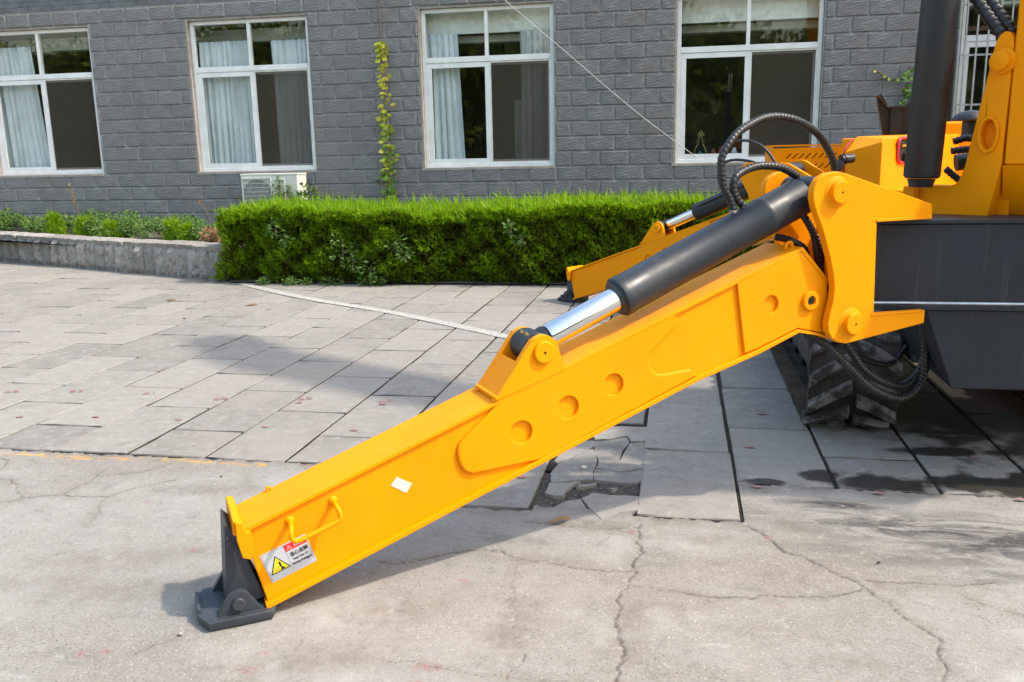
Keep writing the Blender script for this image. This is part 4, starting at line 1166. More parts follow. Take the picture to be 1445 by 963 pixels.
# fine grass and weeds growing through / in front of the hedge and in the bed
VV, FF, AA = [], [], []; base = 0
n = 1500
x = np.concatenate([rng.normal(-.35, .30, 420), rng.uniform(-4.9, 1.5, n - 420)]); n = len(x)
y = rng.uniform(HY0 + .1, HY1 - .1, n); z = np.full(n, HZ - .03)
d = unit(np.stack([rng.normal(size=n) * .3, rng.normal(size=n) * .3, np.ones(n)], 1))
L = rng.uniform(.07, .15, n) * (1 + .4 * (np.abs(x + .35) < .4))
addv(*blades(np.stack([x, y, z], 1), d, L, np.full(n, .005), np.clip(rng.normal(.65, .2, n), 0, 1), bend=np.stack([rng.normal(size=n) * .02, rng.normal(size=n) * .02, -np.abs(rng.normal(size=n)) * .02], 1)))
gme = np_mesh('grass', np.vstack(VV), np.vstack(FF), M['weed'], {'var': np.concatenate(AA)})
go = inst('grass', gme, (0, 0, 0)); tag(go, 'thin grass blades growing up through the hedge top', 'grass', kind='stuff')

def leafy(name, centers, rad, n_each, lsize, mat, label, cat, droop=.25, kind=None, group=None, stems=True, varc=.5, flat=.0):
    VV2, AA2 = [], []; FF2 = []; b_ = 0
    root = empty(name, tuple(centers[0])) if kind is None else None
    for (cx, cy, cz), r_ in zip(centers, rad):
        n = n_each
        u = unit(rng.normal(size=(n, 3))); rr_ = rng.random(n) ** .5
        P = np.array([cx, cy, cz]) + u * (rr_ * r_)[:, None] * np.array([1, 1, 1 - flat])
        d = unit(u * .6 + np.stack([rng.normal(size=n), rng.normal(size=n), rng.normal(size=n) * .5 - droop], 1) * .5)
        side = unit(np.cross(d, np.stack([rng.normal(size=n) * .4, rng.normal(size=n) * .4 - .5, np.ones(n)], 1)))
        L = rng.uniform(.6, 1.3, n) * lsize
        v, f, a = blades(P, d, L, L * .55, np.clip(rng.normal(varc, .2, n), 0, 1), side=side)
        VV2.append(v); FF2.append(f + b_); AA2.append(a); b_ += len(v)
    off = np.array(centers[0]) if root is not None else np.zeros(3)
    me_ = np_mesh('foliage', np.vstack(VV2) - off, np.vstack(FF2), mat, {'var': np.concatenate(AA2)})
    if root is None:
        o = inst(name, me_, (0, 0, 0)); tag(o, label, cat, group, kind); return o
    inst('foliage', me_, (0, 0, 0), root)
    mb = MB()
    for (cx, cy, cz), r_ in zip(centers, rad): mb.tube([(cx, cy, cz - r_ * 1.1), (cx + .02, cy, cz + r_ * .5)], .006, 5)
    obj('stem', mb, M['stem'], root)
    tag(root, label, cat, group)
    return root
# bed behind the planter wall
cs = []; rs = []
for k in range(84):
    s_ = -2.2 + k * .083 + random.gauss(0, .05)
    p = pw(s_, .42 + random.random() * .95, .42 + random.random() * .13)
    cs.append(p); rs.append(random.uniform(.10, .19))
leafy('undergrowth', cs, rs, 130, .055, M['weed'], 'low green weeds covering the bed behind the planter wall', 'weeds', kind='stuff', varc=.55, flat=.35)
def tuft(s_, t_, h, w_, label):
    """small upright conifer seedling"""
    p = pw(s_, t_, .32); n = 330
    a = rng.uniform(0, 6.283, n); hh = rng.random(n); r_ = w_ * (1 - .6 * hh) * np.sqrt(rng.random(n))
    P = np.stack([r_ * np.cos(a), r_ * np.sin(a), hh * h], 1)
    v, f, va = fronds(P, np.stack([np.cos(a), np.sin(a), np.zeros(n)], 1) * .5, np.tile([0, 0, 1.], (n, 1)), rng.uniform(.05, .10, n), np.clip(rng.normal(.66, .14, n), 0, 1), 5, .010)
    root = empty('conifer_shrub', p); tag(root, label, 'shrub', 'young conifer tufts in the planter bed')
    inst('foliage', np_mesh('foliage', v, f, M['hedge'], {'var': va}), (0, 0, 0), root)
    mb = MB(); mb.tube([(p[0], p[1], p[2] - .03), (p[0], p[1], p[2] + h * .7)], .008, 5); obj('stem', mb, M['stem'], root)
tuft(3.78, .38, .24, .11, 'small conifer tuft just left of the dry brown clump on the planter')
tuft(3.45, .42, .27, .14, 'bigger conifer tuft, second to the left of the dry brown clump')
tuft(.55, .55, .30, .16, 'tall conifer tuft at the far left end of the planter')
tuft(1.25, .60, .26, .18, 'wide conifer tuft second from the left on the planter')
tuft(1.95, .55, .22, .14, 'small conifer tuft amid broad leaves in the planter middle')
leafy('dry_weeds', [pw(4.22, .40, .46), pw(4.36, .44, .47), pw(4.10, .46, .46)], [.10, .11, .09], 130, .055, M['dry'], 'clump of dried brown weeds beside the hedge end', 'dead weeds')
leafy('bushy_weed', [pw(4.80, .42, .44), pw(4.72, .6, .55), pw(4.9, .75, .60)], [.11, .10, .09], 90, .07, M['weed'], 'broad leaved green weed leaning on the hedge end', 'weed')
def stalk(name, pts, label, mat, leaves=0, r_=.006):
    root = empty(name, pts[0]); tag(root, label, 'weed stalk')
    mb = MB(); mb.tube(pts, r_, 5, step=.03); obj('stem', mb, M[mat], root)
    if leaves:
        P = np.array([list(p) for p in resample(pts, .035)][-leaves:]); n = len(P)
        P = np.repeat(P, 4, 0); n = len(P)
        d = unit(rng.normal(size=(n, 3))); L = rng.uniform(.02, .045, n)
        v, f, a = blades(P, d, L, L * .6, rng.random(n))
        inst('leaves', np_mesh('leaves', v - np.array(pts[0]), f, M['dry'] if mat == 'stem' else M['weed'], {'var': a}), (0, 0, 0), root)
stalk('weed_stalk', [pw(1.05, .6, .36), pw(1.12, .62, .55), pw(1.10, .6, .76), pw(.95, .6, 1.05)], 'dry brown seed stalk standing against the wall behind the planter', 'stem', 9)
stalk('weed_stalk', [pw(3.95, .7, .36), pw(3.75, .8, .55), pw(3.45, .9, .78), pw(3.3, .95, .84)], 'green grass stalk arching left over the planter', 'stem', 4, .004)
# weeds at the foot of and on the hedge
cs = [(-4.55 + .16 * k + random.gauss(0, .05), 8.90 + random.gauss(0, .025), .04) for k in range(8)]
leafy('ground_weeds', cs, [.07] * len(cs), 60, .035, M['weed'], 'small weeds sprouting along the hedge foot', 'weeds', kind='stuff', varc=.7, flat=.4)
for k, (x, z, r_, lab) in enumerate(((-4.30, .62, .09, 'broad leaved weed poking out of the hedge face near its left end'), (-3.55, .40, .16, 'large leafy weed sprawling on the hedge face below the creeper'), (-2.95, .46, .10, 'pale weed sprig hanging on the middle of the hedge face'), (-3.25, .16, .12, 'leafy weed at the hedge foot under the creeper'), (-1.72, .60, .06, 'tiny weed sprig high on the hedge face right of the middle window'))):
    leafy('hedge_weed', [(x, 8.90, z), (x + .10, 8.91, z - .11)], [r_, r_ * .8], 55, .055, M['weed'], lab, 'weed', group='weeds growing out of the hedge', varc=.45)
# weeds hanging over the air conditioner
leafy('climbing_weed', [(-5.62, 11.88, 1.02), (-5.64, 11.87, .90), (-5.50, 11.88, .92), (-5.60, 11.88, .78), (-5.46, 11.88, .82)], [.08, .07, .05, .08, .06], 34, .055, M['weed'], 'green climbing weed hanging over the air conditioner front', 'weed')
leafy('bushy_weed', [(-5.24, 11.9, .90), (-5.10, 11.9, .86), (-5.30, 11.85, .80)], [.09, .08, .10], 40, .07, M['weed'], 'leafy weed beside the air conditioner above the hedge', 'weed')

# creepers on the wall
def creeper(name, path, nl, label, spread, size, top_bare=.0, varf=None):
    root = empty(name, path[0]); tag(root, label, 'creeper')
    mb = MB(); mb.tube(path, .010, 6, step=.04); obj('stem', mb, M['stem'], root)
    P = np.array([list(p) for p in resample(path, .01)]); m_ = len(P)
    u = rng.random(nl) ** 1.25 * (1 - top_bare)
    k = (u * (m_ - 1)).astype(int)
    B = P[k] + np.stack([rng.normal(size=nl) * spread * (1.1 - u), -np.abs(rng.normal(size=nl)) * .03 - .01, rng.normal(size=nl) * .02], 1)
    sg = np.sign(rng.normal(size=nl))
    d = unit(np.stack([sg * rng.uniform(.4, 1, nl), -rng.uniform(.1, .5, nl), rng.uniform(-.7, .15, nl)], 1))
    side = unit(np.cross(d, np.tile([0, -1.0, .35], (nl, 1)) + rng.normal(size=(nl, 3)) * .3))
    L = rng.uniform(.7, 1.25, nl) * size
    var = np.clip((varf(u) if varf else .5) + rng.normal(size=nl) * .18, 0, 1)
    v, f, a = blades(B, d, L, L * .72, var, side=side)
    inst('leaves', np_mesh('leaves', v - np.array(path[0]), f, M['vine'], {'var': a}), (0, 0, 0), root)
creeper('wall_creeper', [(-4.15, WY - .04, .6), (-4.16, WY - .035, 1.3), (-4.15, WY - .03, 2.1), (-4.18, WY - .03, 2.8), (-4.19, WY - .03, 3.9)], 210, 'yellow green creeper climbing straight up the grey wall', .050, .088, .28, lambda u: .25 + .75 * np.clip(u / .5, 0, 1))
creeper('wall_creeper', [(2.86, WY - .04, .8), (2.82, WY - .035, 1.5), (2.80, WY - .03, 1.95), (2.80, WY - .05, 2.33)], 170, 'dark green creeper on the wall behind the black cylinder', .085, .085, .0, lambda u: .25 + 0 * u)
creeper('creeper_runner', [(2.78, WY - .03, 2.22), (2.66, WY - .03, 2.16), (2.55, WY - .03, 2.20), (2.40, WY - .03, 2.30)], 14, 'thin creeper runner reaching left over the bricks', .015, .06, .0, lambda u: .3 + .4 * u)

# trees across the yard, behind the photographer: they show in the window panes
NT_ = 105
cx = rng.uniform(-72, 50, NT_); cy = rng.uniform(-52, -40, NT_); cz = rng.uniform(2, 8.6, NT_); cr = rng.uniform(3.4, 5.2, NT_)
n = 60000
k = rng.integers(0, NT_, n)
u = unit(rng.normal(size=(n, 3)))
P = np.stack([cx[k], cy[k], cz[k]], 1) + u * (cr[k] * rng.uniform(.82, 1.06, n))[:, None]
P[:, 2] = np.maximum(P[:, 2], .2)
L = rng.uniform(.35, .8, n)
v, f, a = blades(P, unit(rng.normal(size=(n, 3)) + u), L, L * .6, np.clip(rng.normal(.45, .25, n), 0, 1))
tv, tf = [v], [f]; b_ = len(v)
# dense inner boughs of each crown
core_v = []; core_q = []
for j in range(NT_):
    m_ = 420
    uu = unit(rng.normal(size=(m_, 3))); pp = np.array([cx[j], cy[j], cz[j]]) + uu * cr[j] * .78
    pp[:, 2] = np.maximum(pp[:, 2], .1)
    s1 = unit(np.cross(uu, rng.normal(size=(m_, 3)))); s2 = np.cross(uu, s1); w2 = .55
    core_v.append(np.stack([pp + s1 * w2, pp + s2 * w2, pp - s1 * w2, pp - s2 * w2], 1).reshape(-1, 3))
cv = np.vstack(core_v); cf = np.arange(len(cv)).reshape(-1, 4) + b_
tv.append(cv); tf.append(cf); a = np.concatenate([a, np.clip(rng.normal(.12, .08, len(cv)), 0, 1)])
tag(inst('trees', np_mesh('trees', np.vstack(tv), np.vstack(tf), M['tree'], {'var': a}), (0, 0, 0)), 'mass of trees across the yard reflected in the windows', 'trees', kind='stuff')

# ================================================================== EXCAVATOR
EX = empty('excavator', (1.45, 5.2, 0))
tag(EX, 'yellow and dark grey crawler excavator standing on spread outriggers', 'excavator')
Y, DK = M['yellow'], M['dark']

def outrigger(P0, th, near):
    e = Vector((math.cos(th), math.sin(th), 0)); b = Vector((-math.sin(th), math.cos(th), 0))   # along, away from the viewer
    def fr(s, t, z): return P0 + e * s + b * t + Vector((0, 0, z))
    TW = .205
    top = lambda s: .280 + .3525 * s
    bot = lambda s: .0005 + .347 * s
    arm_n = 'outrigger_arm'
    # web box
    mb = MB()
    mb.prism([(.022, .272), (2.026, .981), (2.150, .857), (2.166, .655), (2.101, .672), (2.023, .690), (1.846, .636), (1.591, .562), (.076, .040)], .012, TW - .012, fr)
    arm = obj(arm_n, mb, Y, EX, bevel=.004)
    arm['label'] = 'long yellow outrigger arm reaching to the near foot' if near else 'far yellow outrigger arm in front of the hedge'
    # hinge knuckle
    mb = MB(); mb.prism([(2.09, .672), (2.166, .655)] + [(2.225 + .075 * math.cos(a), .702 + .075 * math.sin(a)) for a in np.linspace(-2.0, 2.0, 14)] + [(2.165, .80), (2.09, .85)], .03, TW - .03, fr)
    obj('knuckle', mb, Y, arm, bevel=.003)
    # top plate with overhanging edge
    mb = MB(); mb.prism([(.019, .2865), (2.028, .9945), (2.031, .9825), (.024, .2745)], 0, TW, fr)
    obj('top_plate', mb, Y, arm, bevel=.002)
    mb = MB(); mb.prism([(2.0285, .9945), (2.160, .862), (2.150, .853), (2.024, .979)], .001, TW - .001, fr)
    obj('top_plate', mb, Y, arm, bevel=.002)
    mb = MB(); mb.prism([(.071, .024), (1.593, .552), (1.846, .620), (2.023, .681), (2.101, .664), (2.168, .648), (2.166, .656), (2.102, .6735), (2.023, .693), (1.842, .634), (1.588, .566), (.068, .040)], -.008, TW + .006, fr)
    obj('bottom_plate', mb, Y, arm, bevel=.002)
    # weld bead under the top edge and along the bottom
    # end plate: turned-up collar
    mb = MB(); mb.prism([(.001, .318), (.020, .316), (.032, .2815), (.043, .2855), (.050, .225), (.036, .196), (.014, .205), (.002, .262)], -.016, -.0005, fr)
    mb.prism([(-.004, .3185), (.016, .3165), (.026, .281), (.010, .270), (-.006, .273)], -.001, TW + .008, fr)
    obj('end_plate', mb, Y, arm, bevel=.003)
    # doubler plates with cut-outs
    dl = [(.905, .5915)] + [(s, top(s) - .008) for s in (1.07, 1.25)] + [(1.486, .797), (1.507, .768), (1.402, .678), (1.389, .651), (1.391, .622), (1.402, .602), (1.420, .589), (1.445, .5845), (1.562, .590), (1.580, .582), (1.588, .570)] + [(.985, .3555), (.757, .3455), (.735, .3475), (.715, .358), (.702, .380), (.695, .409), (.697, .435), (.712, .456), (.845, .566)]
    mb = MB(); mb.prism(dl, 0, .0115, fr, [circ(.911, .457, .039), circ(1.081, .519, .039), circ(1.252, .576, .038)])
    obj('doubler_plate', mb, Y, arm, bevel=.0025)
    step = [(1.745, .890), (2.022, .978), (2.148, .855), (2.164, .662), (2.101, .678), (2.022, .698), (1.844, .640), (1.789, .627)]
    mb = MB(); mb.prism(step, 0, .0118, fr, [circ(1.895, .796, .033)])
    obj('doubler_plate', mb, Y, arm, bevel=.0025)
    mb = MB(); mb.prism([(1.566, .822), (1.742, .884), (1.740, .876), (1.568, .815)], .004, .0119, fr)
    obj('weld_bead', mb, Y, arm, bevel=.002)
    mb = MB(); mb.lathe(fr(2.068, -.0006, .797), -b, [(0, .036), (.010, .036), (.014, .033), (.014, .019), (.004, .018)], 28)
    for wl in ([(.985, .3565), (.86, .351), (.757, .346), (.735, .348), (.716, .359), (.703, .380), (.696, .409), (.698, .435), (.713, .456), (.78, .512), (.845, .566), (.89, .588)], [(1.50, .770), (1.46, .730), (1.402, .679), (1.3905, .651), (1.392, .622), (1.403, .602), (1.421, .590), (1.446, .5855), (1.50, .588), (1.562, .591)]):
        m2 = MB(); m2.tube([fr(s, .0065, z) for s, z in wl], .0050, 8, .12, .009, step=.0035); obj('weld_bead', m2, Y, arm, smooth=60)
    bo = obj('boss', mb, Y, arm)
    mb = MB(); mb.lathe(fr(2.068, -.004, .797), -b, [(0, .016), (.002, .016), (.003, .004), (.008, .003)], 16); obj('grease_nipple', mb, M['black'], bo)
    # rod clevis on the arm
    ear = [(.816, .5705), (.955, .760)] + [(.993 + .054 * math.cos(a), .717 + .054 * math.sin(a)) for a in np.linspace(2.45, .12, 12)] + [(1.067, .660), (1.066, .648)]
    mb = MB(); mb.prism(ear, -.002, .024, fr); clv = obj('rod_clevis', mb, Y, arm, bevel=.003)
    mb = MB(); mb.prism(ear, .150, .176, fr); obj('rod_clevis', mb, Y, arm, bevel=.003)
    mb = MB(); mb.prism([(.826, .584), (.905, .690), (.914, .684), (.838, .582)], .0245, .1495, fr); obj('cover_plate', mb, Y, arm, bevel=.002)
    mb = MB(); mb.prism([(.822, .574), (.834, .578), (.830, .590), (.818, .588)], -.006, .18, fr); obj('weld_bead', mb, Y, arm, bevel=.004)
    mb = MB(); mb.lathe(fr(.993, -.0025, .717), -b, [(-.19, .028), (.0, .036), (.010, .036), (.013, .033)], 28); pn = obj('clevis_pin', mb, Y, arm)
    mb = MB(); mb.lathe(fr(.993, -.0156, .717), -b, [(0, .0045), (.0012, .004)], 12); obj('grease_hole', mb, M['hole'], pn)
    # small lifting eye on the top edge
    mb = MB(); mb.tube([fr(.117, .19, .322), fr(.119, .19, .334), fr(.126, .19, .334), fr(.129, .19, .327)], .004, 8); obj('lifting_eye', mb, Y, arm)
    mb = MB(); mb.tube([fr(1.99, .05, .985), fr(1.995, .05, 1.005), fr(2.015, .05, 1.008), fr(2.02, .05, .992)], .006, 8); obj('lifting_eye', mb, Y, arm)
    # steel foot
    mb = MB(); mb.prism([(-.026, .300), (.010, .262), (.016, .215), (.074, .046), (.036, .040), (-.040, .040)], .035, TW - .035, fr)
    obj('foot_neck', mb, M['foot'], arm, bevel=.003)
    mb = MB()
    pl = [(-.125, .035), (-.125, .165), (-.095, .205), (.085, .205), (.115, .165), (.115, .035), (.085, -.028), (-.098, -.028)]
    n_ = len(pl)
    mb.add([fr(s, t, 0.0) for s, t in [(a * .97, .088 + (c - .088) * .95) for a, c in pl]] + [fr(s, t, .014) for s, t in pl] + [fr(s, t, .030) for s, t in pl], [tuple(range(n_ - 1, -1, -1)), tuple(range(2 * n_, 3 * n_))] + [(o + i, o + (i + 1) % n_, o + n_ + (i + 1) % n_, o + n_ + i) for o in (0, n_) for i in range(n_)])
    mb.box(-.123, -.112, .04, .16, .0285, .046, fr); mb.box(.103, .113, .04, .16, .0285, .042, fr)
    foot = obj('foot_pad', mb, M['foot'], arm, bevel=.003)
    earp = [(-.072, .028), (-.034, .088)] + [(-.006 + .034 * math.cos(a), .066 + .034 * math.sin(a)) for a in np.linspace(2.5, .6, 9)] + [(.058, .028)]
    mb = MB(); mb.prism(earp, -.004, .016, fr); obj('foot_lug', mb, M['foot'], arm, bevel=.003)
    mb = MB(); mb.prism(earp, TW - .03, TW - .01, fr); obj('foot_lug', mb, M['foot'], arm, bevel=.003)
    mb = MB(); mb.lathe(fr(-.008, -.0045, .062), -b, [(-.2, .018), (0, .0195), (.011, .0195), (.013, .017)], 24); obj('foot_pin', mb, M['foot'], arm)
    if near:
        # grab handle
        mb = MB(); mb.tube([fr(.158, .011, .284), fr(.156, -.030, .283), fr(.152, -.048, .270), fr(.154, -.050, .252), fr(.172, -.050, .2445), fr(.230, -.050, .262), fr(.284, -.050, .281), fr(.298, -.050, .291), fr(.298, -.046, .308), fr(.292, -.030, .322), fr(.290, .011, .325)], .0075, 12, step=.004)
        hd = obj('handle', mb, Y, arm)
        for s_, z_ in ((.158, .284), (.290, .325)):
            mb = MB(); mb.lathe(fr(s_, .0118, z_), -b, [(0, .016), (.004, .013), (.009, .009)], 16); obj('weld_ring', mb, Y, arm)
        # warning sticker: local frame u (along), v (up) on the web face
        o_, ux, vx = Vector((.0935, .0975)), Vector((.1365, .0455)), Vector((-.032, .0925))
        o_ = Vector((.0940, .0975))
        Ld = ux.length; Hd = vx.length
        un = ux.normalized(); vn = Vector((-un.y, un.x))
        def stk(lift):
            return lambda u_, v_: fr(o_.x + un.x * u_ + vn.x * v_, .012 - lift, o_.y + un.y * u_ + vn.y * v_)
        mb = MB()
        def poly(pts, mi, lift):
            mb.cur = mi; f_ = stk(lift); mb.add([f_(*p) for p in pts], [tuple(range(len(pts)))])
        def rect(u0, u1, v0, v1, mi, lift): poly([(u0, v0), (u1, v0), (u1, v1), (u0, v1)], mi, lift)
        H = Hd
        mb.cur = 0; f0 = stk(.0004); f1 = stk(.0012)
        cs_ = [(0, 0), (Ld, 0), (Ld, H), (0, H)]
        mb.add([f0(*p) for p in cs_] + [f1(*p) for p in cs_], [(0, 1, 2, 3), (4, 5, 6, 7)] + [(i, (i + 1) % 4, (i + 1) % 4 + 4, i + 4) for i in range(4)])
        m_ = .0035; w_ = .0007
        for (a0, a1, c0, c1) in ((m_, Ld - m_, m_, m_ + w_), (m_, Ld - m_, H - m_ - w_, H - m_), (m_, m_ + w_, m_, H - m_), (Ld - m_ - w_, Ld - m_, m_, H - m_), (Ld * .50, Ld * .50 + w_, m_, H - m_)):
            rect(a0, a1, c0, c1, 4, .0016)
        rect(Ld * .50 + .001, Ld - m_, H - .026, H - .0035, 1, .0018)
        tx, ty, tr = Ld * .265, .041, .031
        T = lambda k_: [(tx - tr * k_, ty - tr * .58 * k_), (tx + tr * k_, ty - tr * .58 * k_), (tx, ty + tr * 1.16 * k_)]
        poly(T(1.0), 3, .0020); poly(T(.84), 2, .0024)
        poly([(tx + .002, ty + .014), (tx + .008, ty + .012), (tx + .008, ty - .004), (tx + .014, ty - .010), (tx + .014, ty - .014), (tx + .001, ty - .014), (tx + .005, ty - .006), (tx + .002, ty)], 3, .0028)
        for k in range(9): poly([(tx - .014 + (k % 3) * .005, ty - .010 + (k // 3) * .005), (tx - .012 + (k % 3) * .005, ty - .0105 + (k // 3) * .005), (tx - .0125 + (k % 3) * .005, ty - .007 + (k // 3) * .005)], 3, .0028)
        wx, wy_, wr = Ld * .595, H - .018, .0085
        T2 = lambda k_: [(wx - wr * k_, wy_ - wr * .58 * k_), (wx + wr * k_, wy_ - wr * .58 * k_), (wx, wy_ + wr * 1.16 * k_)]
        poly(T2(1.0), 0, .0022); poly(T2(.74), 1, .0026); rect(wx - .0007, wx + .0007, wy_ - .002, wy_ + .005, 0, .0030); rect(wx - .0007, wx + .0007, wy_ - .0042, wy_ - .0028, 0, .0030)
        def txt(s_, size, u0, v0, mi, width=None, bold=.0):
            v_, f_ = text_geo(s_, size, bold)
            xs_ = [p[0] for p in v_]; k_ = 1.0
            if width: k_ = width / max(1e-6, max(xs_) - min(xs_))
            mb.cur = mi; ff = stk(.0026); mb.add([ff(u0 + p[0] * k_, v0 + p[1]) for p in v_], f_)
        txt('DANGER', .0100, Ld * .70, H - .020, 0, .030, .0003)
        txt('危险', .007, Ld * .72, H - .0115, 0)
        txt('当心支腿', .0155, Ld * .555, H - .046, 3, .056, .0004)
        txt('Keep Clear Of', .0095, Ld * .585, H - .060, 3, .046, .00035)
        txt('Moving Outriggers', .0095, Ld * .535, H - .0745, 3, .060, .00035)
        obj('warning_sticker', mb, [M['sticker_white'], M['sticker_red'], M['sticker_yellow'], M['ink'], M['ink_grey']], arm, smooth=0, recalc=False)
        mb = MB(); mb.prism([(.4915, .3685), (.5395, .3395), (.520, .311), (.471, .344)], .0105, .0118, fr); obj('paper_label', mb, M['paper'], arm, smooth=0)
    # ---- bracket: two cheek plates around the hinge
    chk = [(2.590, 1.128), (2.165, 1.252), (2.127, 1.260), (2.080, 1.255), (2.046, 1.240), (2.024, 1.208), (2.023, 1.170), (2.034, 1.135), (2.072, 1.061), (2.113, .957), (2.132, .895), (2.141, .844), (2.139, .80), (2.128, .755), (2.120, .715), (2.124, .682), (2.140, .657), (2.172, .637), (2.212, .628), (2.595, .671), (2.596, .722), (2.337, .731), (2.323, 1.073), (2.596, 1.072)]
    chk0 = list(chk)
    if not near: chk = [(1.765, 1.15), (1.772, 1.19), (1.787, 1.22), (1.808, 1.238), (1.84, 1.246), (2.07, 1.240), (2.11, 1.246), (2.166, 1.238), (2.23, 1.205), (2.457, 1.084), (2.60, 1.0), (2.60, .70), (2.212, .628), (2.172, .637), (2.11, .70), (2.0, .78), (1.92, .86), (1.88, .921), (1.845, 1.02)]
    mb = MB(); mb.prism(chk, -.046, -.014, fr); bk = obj('outrigger_bracket', mb, Y, EX, bevel=.004)
    chkb = chk0[1:20] + [(2.34, .66), (2.337, .731), (2.323, 1.073), (2.34, 1.15)]
    mb = MB(); mb.prism(chkb, TW + .014, TW + .046, fr); obj('cheek_plate', mb, Y, bk, bevel=.004)
    mb = MB(); mb.prism([(2.300, .735), (2.322, .735), (2.322, 1.07), (2.300, 1.07)], -.0135, TW + .0135, fr); obj('back_plate', mb, Y, bk, bevel=.002)
    mb = MB(); mb.prism([(2.325, .7335), (2.335, .7315), (2.59, .7225), (2.59, .717), (2.325, .722)], -.050, -.0455, fr); obj('weld_bead', mb, Y, bk, bevel=.002)
    mb = MB(); mb.prism([(2.318, 1.083), (2.59, 1.083), (2.59, 1.0725), (2.318, 1.0735)], -.050, -.0455, fr)
    obj('weld_bead', mb, Y, bk, bevel=.002)
    for (s_, z_) in ((2.127, 1.188), (2.225, .705)):
        mb = MB(); mb.lathe(fr(s_, -.0455, z_), -b, [(0, .058), (.004, .052), (.007, .041), (.024, .040), (.027, .037)], 32)
        hp = obj('hinge_pin', mb, Y, bk)
        mb = MB(); mb.cyl(fr(s_, -.014, z_), fr(s_, TW + .05, z_), .030); obj('pin_shaft', mb, M['steel'], bk)
        mb = MB(); mb.lathe(fr(s_ + .003, -.0728, z_), -b, [(0, .004), (.001, .0035)], 10); obj('grease_hole', mb, M['hole'], bk)
    # ---- hydraulic cylinder
    tc = TW / 2 - .012
    pr_, pu = Vector(fr(.990, tc, .719)), Vector(fr(2.122, tc, 1.186))
    ax = (pu - pr_).normalized(); Lc = (pu - pr_).length
    def onax(d): return pr_ + ax * d
    mb = MB(); mb.lathe(onax(.352), ax, [(0, .060), (.0, .066), (.006, .071), (.030, .072), (.034, .070), (.640, .070), (.643, .0715), (.662, .0715), (.665, .070), (Lc - .352 - .046, .070), (Lc - .352 - .040, .066)], 40)
    cy = obj('hydraulic_cylinder', mb, M['barrel'], EX, smooth=30)
    cy['label'] = 'thick black hydraulic cylinder above the near outrigger arm' if near else 'black hydraulic cylinder of the far outrigger'
    mb = MB(); mb.lathe(onax(.346), ax, [(0, .043), (0, .061), (.005, .0625), (.008, .0625)], 36); obj('gland_ring', mb, M['black'], cy)
    mb = MB(); mb.lathe(onax(.062), ax, [(0, .030), (.006, .041), (.014, .0425), (.30, .0425)], 36); obj('piston_rod', mb, M['chrome'], cy)
    mb = MB(); mb.lathe(onax(.03), ax, [(0, .04), (.018, .044), (.030, .044), (.033, .036)], 28); obj('rod_neck', mb, DK, cy)
    mb = MB(); mb.cyl(Vector(fr(.990, .030, .719)), Vector(fr(.990, .146, .719)), .054, seg=36); ey = obj('rod_eye', mb, DK, cy, bevel=.004)
    for t_ in (.055, .095):
        mb = MB(); mb.lathe(Vector(fr(.962, t_, .764)), (-.4, -.2, 1), [(0, .005), (.006, .005), (.008, .003), (.013, .003)], 8); obj('grease_nipple', mb, M['gold'], cy)
    mb = MB(); mb.cyl(Vector(fr(2.122, .012, 1.186)), Vector(fr(2.122, TW - .012, 1.186)), .056, seg=32); obj('barrel_eye', mb, M['barrel'], cy, bevel=.004)
    if not near:
        up_ = (b * -1 + Vector((0, 0, .5))).normalized() * .068
        mb = MB(); mb.tube([onax(.42) + up_, onax(.44) + up_ * 1.12, onax(.90) + up_ * 1.12], .008, 8); obj('steel_pipe', mb, M['black'], cy)
    return fr, onax, arm

TH = R(33.5)
frN, axN, armN = outrigger(Vector((-1.258, 2.201, 0)), TH, True)
frF, axF, armF = outrigger(Vector((-1.022, 8.018, 0)), -R(33.8), False)

# ---- hoses
def hose(pts, r_, wrap=.13, pitch=.0165, label=None, seg=12):
    mb = MB(); mb.tube(pts, r_, seg, wrap, pitch, step=.0045)
    o = obj('hydraulic_hose', mb, M['rubber'], EX, smooth=60)
    if label: o['label'] = label
    return o
def fitting(p, d, parent):
    mb = MB(); mb.lathe(p, d, [(0, .015), (.012, .015), (.0121, .011), (.026, .011), (.0261, .0135), (.040, .0135), (.0401, .0115), (.058, .0115)], 6)
    obj('hose_fitting', mb, M['steel'], parent, smooth=20)
h = hose([frN(s_, t_, z_) for s_, t_, z_ in [(1.792, .10, 1.130), (1.778, .10, 1.168), (1.749, .10, 1.213), (1.737, .10, 1.267), (1.736, .10, 1.315), (1.762, .10, 1.359), (1.812, .11, 1.403), (1.872, .12, 1.431), (1.938, .13, 1.452), (2.01, .14, 1.457), (2.09, .15, 1.446), (2.172, .17, 1.422), (2.245, .19, 1.388), (2.31, .21, 1.335), (2.36, .23, 1.277), (2.39, .25, 1.19), (2.39, .27, 1.10)]], .0138, label='spiral wrapped black hose arching high behind the near bracket')
fitting(frN(1.800, .10, 1.095), Vector(frN(1.782, .10, 1.16)) - Vector(frN(1.800, .10, 1.095)), h)
h = hose([frN(s_, t_, z_) for s_, t_, z_ in [(1.858, .10, 1.128), (1.812, .10, 1.165), (1.790, .10, 1.205), (1.795, .10, 1.243), (1.835, .11, 1.266), (1.890, .115, 1.281), (1.945, .12, 1.284), (2.01, .125, 1.277), (2.07, .135, 1.257), (2.13, .145, 1.225), (2.19, .16, 1.17), (2.24, .17, 1.08)]], .0138, label='short spiral wrapped hose curving over the near cylinder top')
fitting(frN(1.850, .10, 1.118), Vector(frN(1.815, .10, 1.165)) - Vector(frN(1.850, .10, 1.118)), h)
